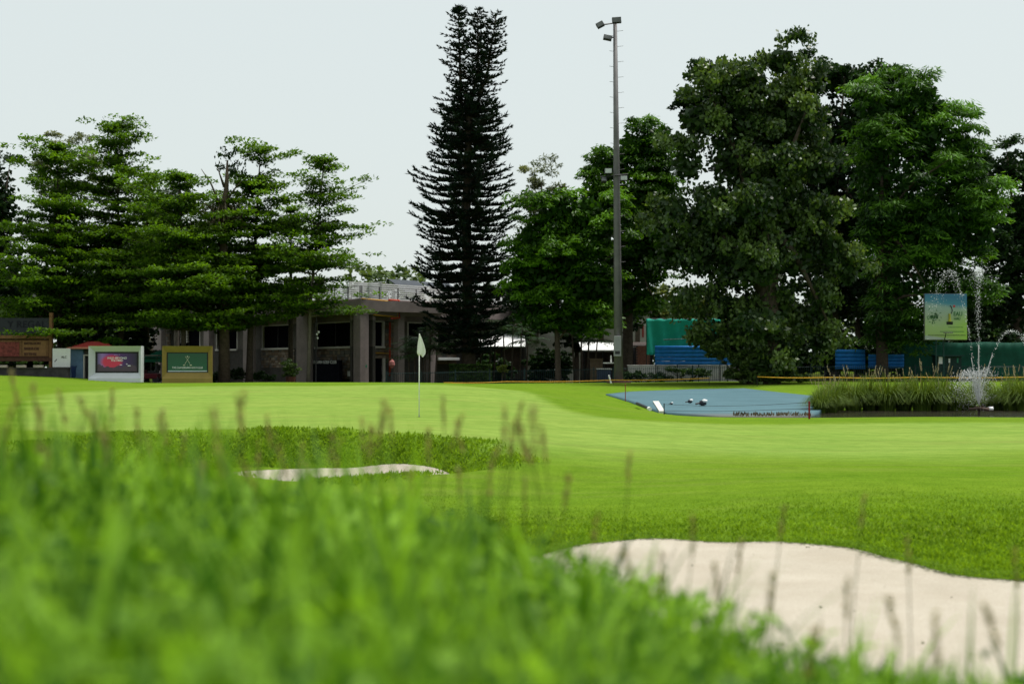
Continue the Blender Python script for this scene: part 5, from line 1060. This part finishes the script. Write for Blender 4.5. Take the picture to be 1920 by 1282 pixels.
# small kiosk hut below the billboard
D = 99; o, d, n = face_frame(1780, D, 0); g = h1(o[0], o[1]); X = lambda px: (px-1780)/FPX*D; rt = root('notice_hut', (o[0], o[1], g-.05), 'dark notice hut with white posters under the billboard', 'hut')
mb = MB(); mb.frame(o, d, n, X(1758), X(1803), -1.2, 0, g-.1, zat(668, D)); mb.build('body', mat('dark_green_hut', (.008, .03, .026), .6), rt); mb = MB(); mb.frame(o, d, n, X(1755), X(1806), -1.4, .25, zat(668, D)+.003, zat(665.5, D)); mb.build('roof', M_GREENFENCE, rt)
for x0, x1, y0, y1 in ((1760, 1767, 669, 682), (1778.5, 1781.5, 672, 680), (1794, 1797, 671, 680)): mb = MB(); mb.frame(o, d, n, X(x0), X(x1), .0, .02, zat(y1, D), zat(y0, D)); mb.build('poster', M_WHITE if x0 != 1794 else mat('teal_poster', (.03, .2, .12), .6), rt)

# ------------------------------------------------------------------ white buildings, sheds and plants in the middle
D = 128; o, d, n = face_frame(1060, D, 0); X = lambda px: (px-1060)/FPX*D; Z = lambda py: zat(py, D); rt = root('white_house', (o[0], o[1], -.6), 'white house glimpsed between the trunks behind the fence', 'house'); M_HW = mat('house_white', (.55, .53, .49), .8, .1, .6)
mb = MB(); mb.frame(o, d, n, X(890), X(1218), -8, 0, -.6, Z(588)); mb.build('wall', M_HW, rt)
mb = MB(); mb.frame(o, d, n, X(886), X(1222), -8.2, .3, Z(588)+.003, Z(584)); mb.build('roof', M_CONC, rt)
for px in (905, 950, 1000, 1075, 1122, 1190):
    mb = MB(); mb.frame(o, d, n, X(px), X(px+11), -.05, .05, Z(645), Z(612)); w_ = mb.build('window', M_TRIM, rt); mb = MB(); mb.frame(o, d, n, X(px+1), X(px+10), .05, .06, Z(644), Z(613)); mb.build('pane', mat('brown_shutter', (.12, .09, .07), .6), w_)
mb = MB(); mb.frame(o, d, n, X(1204), X(1207), .0, .08, Z(632), Z(606)); mb.build('red_drainpipe', M_RED, rt)
def shed(label, px0, px1, pyt, pyb, D_, depth, roofm):
    o, d, n = face_frame((px0+px1)/2, D_, 0); X = lambda px: (px-(px0+px1)/2)/FPX*D_; g = h1(o[0], o[1])-.2; rt = root('shed', (o[0], o[1], g), label, 'shed')
    z0, z1 = zat(pyb, D_), zat(pyt, D_); V = [on(o, d, n, u, v_, z) for u, v_, z in ((X(px0), .3, z0), (X(px1), .3, z0), (X(px1), -depth, z1), (X(px0), -depth, z1))]; mb = MB(); mb.add(V+[(x, y, z-.08) for x, y, z in V], [(0, 1, 2, 3), (7, 6, 5, 4), (0, 4, 5, 1), (1, 5, 6, 2), (2, 6, 7, 3), (3, 7, 4, 0)]); mb.build('roof', roofm, rt)
    mb = MB(); mb.frame(o, d, n, X(px0+3), X(px1-3), -depth+.1, -.4, g, z0-.12); mb.build('wall', mat('shed_wall', (.055, .038, .034), .9, .4, 1), rt)
    for px in np.linspace(px0+6, px1-6, 3): mb = MB(); mb.frame(o, d, n, X(px-.9), X(px+.9), -.38, .1, g, z0-.1); mb.build('post', M_DARK, rt)
shed('shed with a white sloping roof behind the tall pine', 896, 985, 624, 649, 118, 5, M_WHITE)
shed('shed with a white sloping roof left of the floodlight mast', 1090, 1172, 640, 656, 115, 4, M_WHITE)
shed('brown brick shed right of the floodlight mast', 1184, 1228, 640, 648, 112, 3, mat('brick_shed_roof', (.05, .035, .03), .8))
bw = root('brick_pier', (P(1201, 0, 110)[0], 110, h1(P(1201, 0, 110)[0], 110)-.1), 'low red brick wall piece beside the floodlight mast tree', 'wall'); M_BR = mat('red_brick', (.20, .085, .06), .9, .3, 5)
for r_ in range(14):
    for k in range(4):
        z0 = zat(662, 110)+r_*.105-.9; u0 = P(1193, 0, 110)[0]+k*.24+(.12 if r_ % 2 else 0); mb = MB(); mb.box(u0, u0+.225, 110, 110.11, z0, z0+.09); mb.build('brick', M_BR, bw)
x0 = P(1193, 0, 110)[0]; mb = MB(); mb.box(x0, x0+1.1, 110.02, 110.4, bw.location.z, zat(662, 110)+14*.105-.9); mb.build('mortar_core', M_MORTAR, bw)
# cabinet, counter and shelf behind the fence left of the mast
def cab(name, label, cat, px0, px1, py0, D_, dep, m1, m2):
    x0, x1 = P(px0, 0, D_)[0], P(px1, 0, D_)[0]; g = h1((x0+x1)/2, D_); z1 = zat(py0, D_); rt = root(name, ((x0+x1)/2, D_, g-.03), label, cat); mb = MB(); mb.box(x0+.04, x1-.04, D_, D_+dep, g-.05, z1-.1); mb.build('body', m1, rt); mb = MB(); mb.box(x0, x1, D_-.05, D_+dep+.05, z1-.097, z1); mb.build('top', m2, rt)
cab('counter', 'blue counter with a white top behind the fence by the mast', 'counter', 1119, 1147, 690.5, 99.5, .7, mat('slate_blue', (.04, .055, .10), .6), M_WHITE)
cab('cabinet', 'plain brown cabinet behind the fence left of the mast', 'cabinet', 1106, 1131, 672, 104, .8, mat('brown_box', (.12, .085, .06), .8), mat('brown_box', (.12, .085, .06), .8))
cab('cabinet', 'small white cabinet behind the fence under the bright green tree', 'cabinet', 1040, 1052, 692, 99.4, .4, M_WHITE, M_WHITE)
x0 = P(1144, 0, 100)[0]; g = h1(x0, 100); rt = root('side_table', (x0, 100, g-.02), 'white table top with an upright white board beside the mast', 'table'); mb = MB(); mb.box(P(1131, 0, 100)[0], P(1157, 0, 100)[0], 99.7, 100.3, zat(681.3, 100), zat(679.3, 100)); mb.build('top', M_WHITE, rt)
for px in (1133, 1155): mb = MB(); xx = P(px, 0, 100)[0]; mb.tube([(xx, 100, g-.05), (xx, 100, zat(681.3, 100))], .025, 6); mb.build('leg', M_DARK, rt)
mb = MB(); mb.box(P(1144.5, 0, 100)[0], P(1147, 0, 100)[0], 99.98, 100.05, zat(679.2, 100), zat(666, 100)); mb.build('board', M_WHITE, rt)
# folded pink parasol by the clubhouse door
q = P(735, 690, 108); g = h1(q[0], 108); rt = root('parasol', (q[0], 108, g-.05), 'folded pink parasol beside the clubhouse door', 'parasol'); mb = MB(); mb.tube([(q[0], 108, g-.1), (q[0], 108, zat(674, 108))], .03, 6); mb.build('pole', M_GALV, rt); mb = MB(); mb.tube([(q[0], 108, zat(690, 108)), (q[0], 108, zat(684, 108)), (q[0], 108, zat(678, 108)), (q[0], 108, zat(673, 108))], [.08, .24, .2, .03], 9); mb.build('folded_canopy', mat('pink_cloth', (.42, .16, .15), .8), rt)

# palms
L_PALM = leaf_mat('palm_frond', (.008, .035, .008), (.05, .13, .025), .3, .45)
def palm(name, label, stems, D_, nfr, flen, group=None, lm=L_PALM):
    px0 = np.mean([s_[0] for s_ in stems]); bx = (px0-960)/FPX*D_; g = h1(bx, D_); rt = root(name, (bx, D_, g-.05), label, 'palm', group); mb = MB(); cr = Crown()
    for (px, pt, dx) in stems:
        x = (px-960)/FPX*D_; b_ = np.array([x, D_+rng.normal()*.3, g-.15]); tp_ = P(px+dx, pt, b_[1]); mb.tube([b_, (b_+tp_)/2+np.array([dx*.003, 0, 0]), tp_], [.09, .07, .05], 7)
        for i in range(nfr):
            a = 6.283*i/nfr+rng.normal()*.3; el = rng.uniform(.25, 1.25); L_ = flen*rng.uniform(.75, 1.15); pts = []
            for t_ in np.linspace(0, 1, 9): pts.append(tp_+np.array([math.cos(a)*math.cos(el)*L_*t_, math.sin(a)*math.cos(el)*L_*t_, math.sin(el)*L_*t_-.55*L_*t_*t_]))
            pts = np.array(pts); mb.tube(pts[::2], [.025, .02, .014, .01, .004], 4, False)
            k = 40; f = np.repeat(np.linspace(.15, 1, k//2), 2); c = np.stack([np.interp(f, np.linspace(0, 1, 9), pts[:, j]) for j in range(3)], 1); tg = unit(pts[-1]-pts[0]); sd_ = unit(np.cross(tg, [0, 0, 1.])); sg = np.tile([1, -1], k//2)
            U = unit(sd_*sg[:, None]*.9+tg*.7+np.array([0, 0, -.35])+.12*rng.normal(size=(k, 3))); Ls = .48*flen/1.8*np.sin(f*2.6+.35)+.1; V, F = leafquads(c+U*(Ls*.5)[:, None], U, perp(U, np.array([0, 0, 1.])+.2*rng.normal(size=(k, 3))), Ls, .055); cr.add(V, F, np.clip(rng.normal(size=k)*.2+.35+.3*(el > .9), 0, 1))
    mb.build('stem', M_BARK, rt, True); cr.build('fronds', lm, rt)
palm('areca_palm', 'leafy clump palm in front of the clubhouse behind the flag', [(780, 655, -3), (792, 640, 0), (803, 632, 4), (815, 655, 4), (797, 665, 0), (770, 668, -4)], 104, 11, 2.3)
palm('areca_palm', 'thin stemmed palm group just right of the pine trunk', [(893, 640, -3), (901, 622, 0), (915, 630, 6), (925, 615, 4)], 108, 9, 2.0)
palm('areca_palm', 'thin stemmed palm group midway between the pine and the mast', [(948, 630, -4), (958, 612, 4), (972, 622, 6), (985, 640, 5)], 107, 9, 2.0)
palm('areca_palm', 'thin stemmed palm group left of the floodlight mast', [(1078, 630, -5), (1090, 612, 0), (1100, 620, 5), (1112, 640, 8)], 106, 9, 2.2)
# shrubs, hedge, potted plants
def shrub(name, label, D_, lobes, leaf, lm, tint=.4, nleaf=60, cat='shrub', pot=None):
    px = lobes[0][0]; bx = (px-960)/FPX*D_; g = h1(bx, D_); rt = root(name, (bx, D_, g-.03), label, cat); cr = Crown(); mb = MB()
    for (px, py, rx, ry) in lobes:
        c = P(px, py, D_); k = max(5, int(rx*ry/12)); rad = np.array([rx, min(rx, 30), ry])/FPX*D_*.85; C, _ = lobe_points(c, rad, k, .3); puff_broad(cr, C, np.full(k, .22), nleaf, leaf, leaf*.55, np.clip(tint+.2*rng.normal(size=k), 0, 1), 'round')
        for j in range(3): e = C[rng.integers(k)]; mb.tube([(bx+rng.normal()*.02, D_, g-.08), e], [.04, .01], 5, False)
    mb.build('stem', M_BARK, rt); cr.build('foliage', lm, rt)
    if pot: x0 = P(lobes[0][0], 0, D_)[0]; mb = MB(); mb.tube([(x0, D_, g-.05), (x0, D_, zat(pot, D_))], [.28, .38], 12); mb.build('pot', mat('terracotta', (.12, .05, .035), .8), rt)
shrub('potted_bush', 'potted bush with bright lower leaves at the dark clubhouse panel', 104, [(545, 703, 20, 6), (540, 686, 20, 12), (545, 694, 18, 8)], .12, L_SHRUB, .5, pot=706)
shrub('shrub', 'round light green shrub by the fence right of the pine', 97.5, [(941, 692, 12, 11)], .14, leaf_mat('yellowish_shrub', (.05, .08, .01), (.18, .22, .04), .3), .4)
shrub('shrub', 'dark straggling bush in front of the low white wall', 98.9, [(1200, 706, 26, 10), (1240, 707, 28, 10), (1180, 704, 14, 12)], .14, L_DARK, .4)
shrub('shrub', 'dark low bush behind the fence under the teal net', 98.8, [(1290, 697, 38, 9), (1320, 699, 25, 9), (1262, 694, 16, 7)], .14, L_SHRUB, .15)
shrub('shrub', 'leafy undergrowth at the foot of the fig tree', 90, [(1400, 704, 30, 14), (1440, 700, 30, 18), (1370, 700, 22, 12), (1345, 655, 34, 22), (1395, 675, 40, 20), (1480, 708, 40, 9)], .2, L_PEEP, .5)
shrub('shrub', 'green bush showing between the kiosk and the gold board', 98, [(215, 640, 24, 9), (195, 638, 14, 7)], .2, L_LIME, .6)
shrub('shrub', 'pale speckled bush between the wooden sign and the kiosk', 99, [(124, 630, 14, 22), (133, 646, 10, 10)], .18, L_FAR, .6)
shrub('shrub', 'dark shrub mass along the clubhouse foot left of the entrance', 103, [(500, 705, 30, 10), (440, 700, 30, 12), (400, 706, 26, 12)], .16, L_DARK, .3)
D = 103; x0, x1 = P(842, 0, D)[0], P(922, 0, D)[0]; g = h1((x0+x1)/2, D); rt = root('hedge', ((x0+x1)/2, D, g-.05), 'clipped hedge behind the fence below the tall pine', 'hedge'); n_ = 5200; C = np.c_[rng.uniform(x0, x1, n_), rng.uniform(D, D+.9, n_), rng.uniform(g, zat(684, D), n_)]; top = rng.uniform(0, 1, n_) < .4; C[top, 2] = zat(684, D)+rng.normal(size=top.sum())*.02
U = unit(rng.normal(size=(n_, 3))); V, F = leafquads(C, U, perp(U, rdir(n_)), .13, .08); cr = Crown(); cr.add(V, F, np.clip(rng.normal(size=n_)*.2+.35, 0, 1)); cr.build('foliage', L_SHRUB, rt); mb = MB()
for k in range(8): xx = x0+(x1-x0)*(k+.5)/8; mb.tube([(xx, D+.45, g-.1), (xx, D+.45, zat(688, D))], .03, 5, False)
mb.build('stem', M_BARK, rt)
# shade-side bushes that close the view behind the fence
def bush_row(items):
    for (px, D_, rx, pyt, lb) in items:
        bx = (px-960)/FPX*D_; g = h1(bx, D_); gy_ = HOR-(g-CAMZ)/D_*FPX; cy = (pyt+gy_)/2; shrub('understorey_bush', lb, D_, [(px, cy, rx, (gy_-pyt)/2), (px+rx*.45, cy+6, rx*.6, (gy_-pyt)*.42), (px-rx*.5, cy+4, rx*.6, (gy_-pyt)*.42)], .26, L_DARK, .3, 34)
bush_row([(1480, 108, 60, 630, 'dark bush filling the gap right of the fig trunk'), (1590, 109, 60, 625, 'dark bush behind the left blue sheets'), (1690, 109, 55, 620, 'dark bush behind the feathery tree trunk'), (1860, 108, 70, 600, 'tall dark bush above the mesh screen at the right'), (1760, 110, 50, 610, 'dark bush directly behind the billboard posts'),
          (1030, 112, 45, 640, 'dark bush under the bright green tree'), (925, 113, 40, 655, 'dark bush behind the shrub near the pine'), (1395, 106, 40, 640, 'dark bush right of the teal net behind the fig foliage'),
          (30, 104, 70, 600, 'dark bush behind the wooden sign'), (150, 106, 50, 600, 'dark bush behind the kiosk roof'), (250, 106, 45, 600, 'dark bush behind the right end of the white board')])
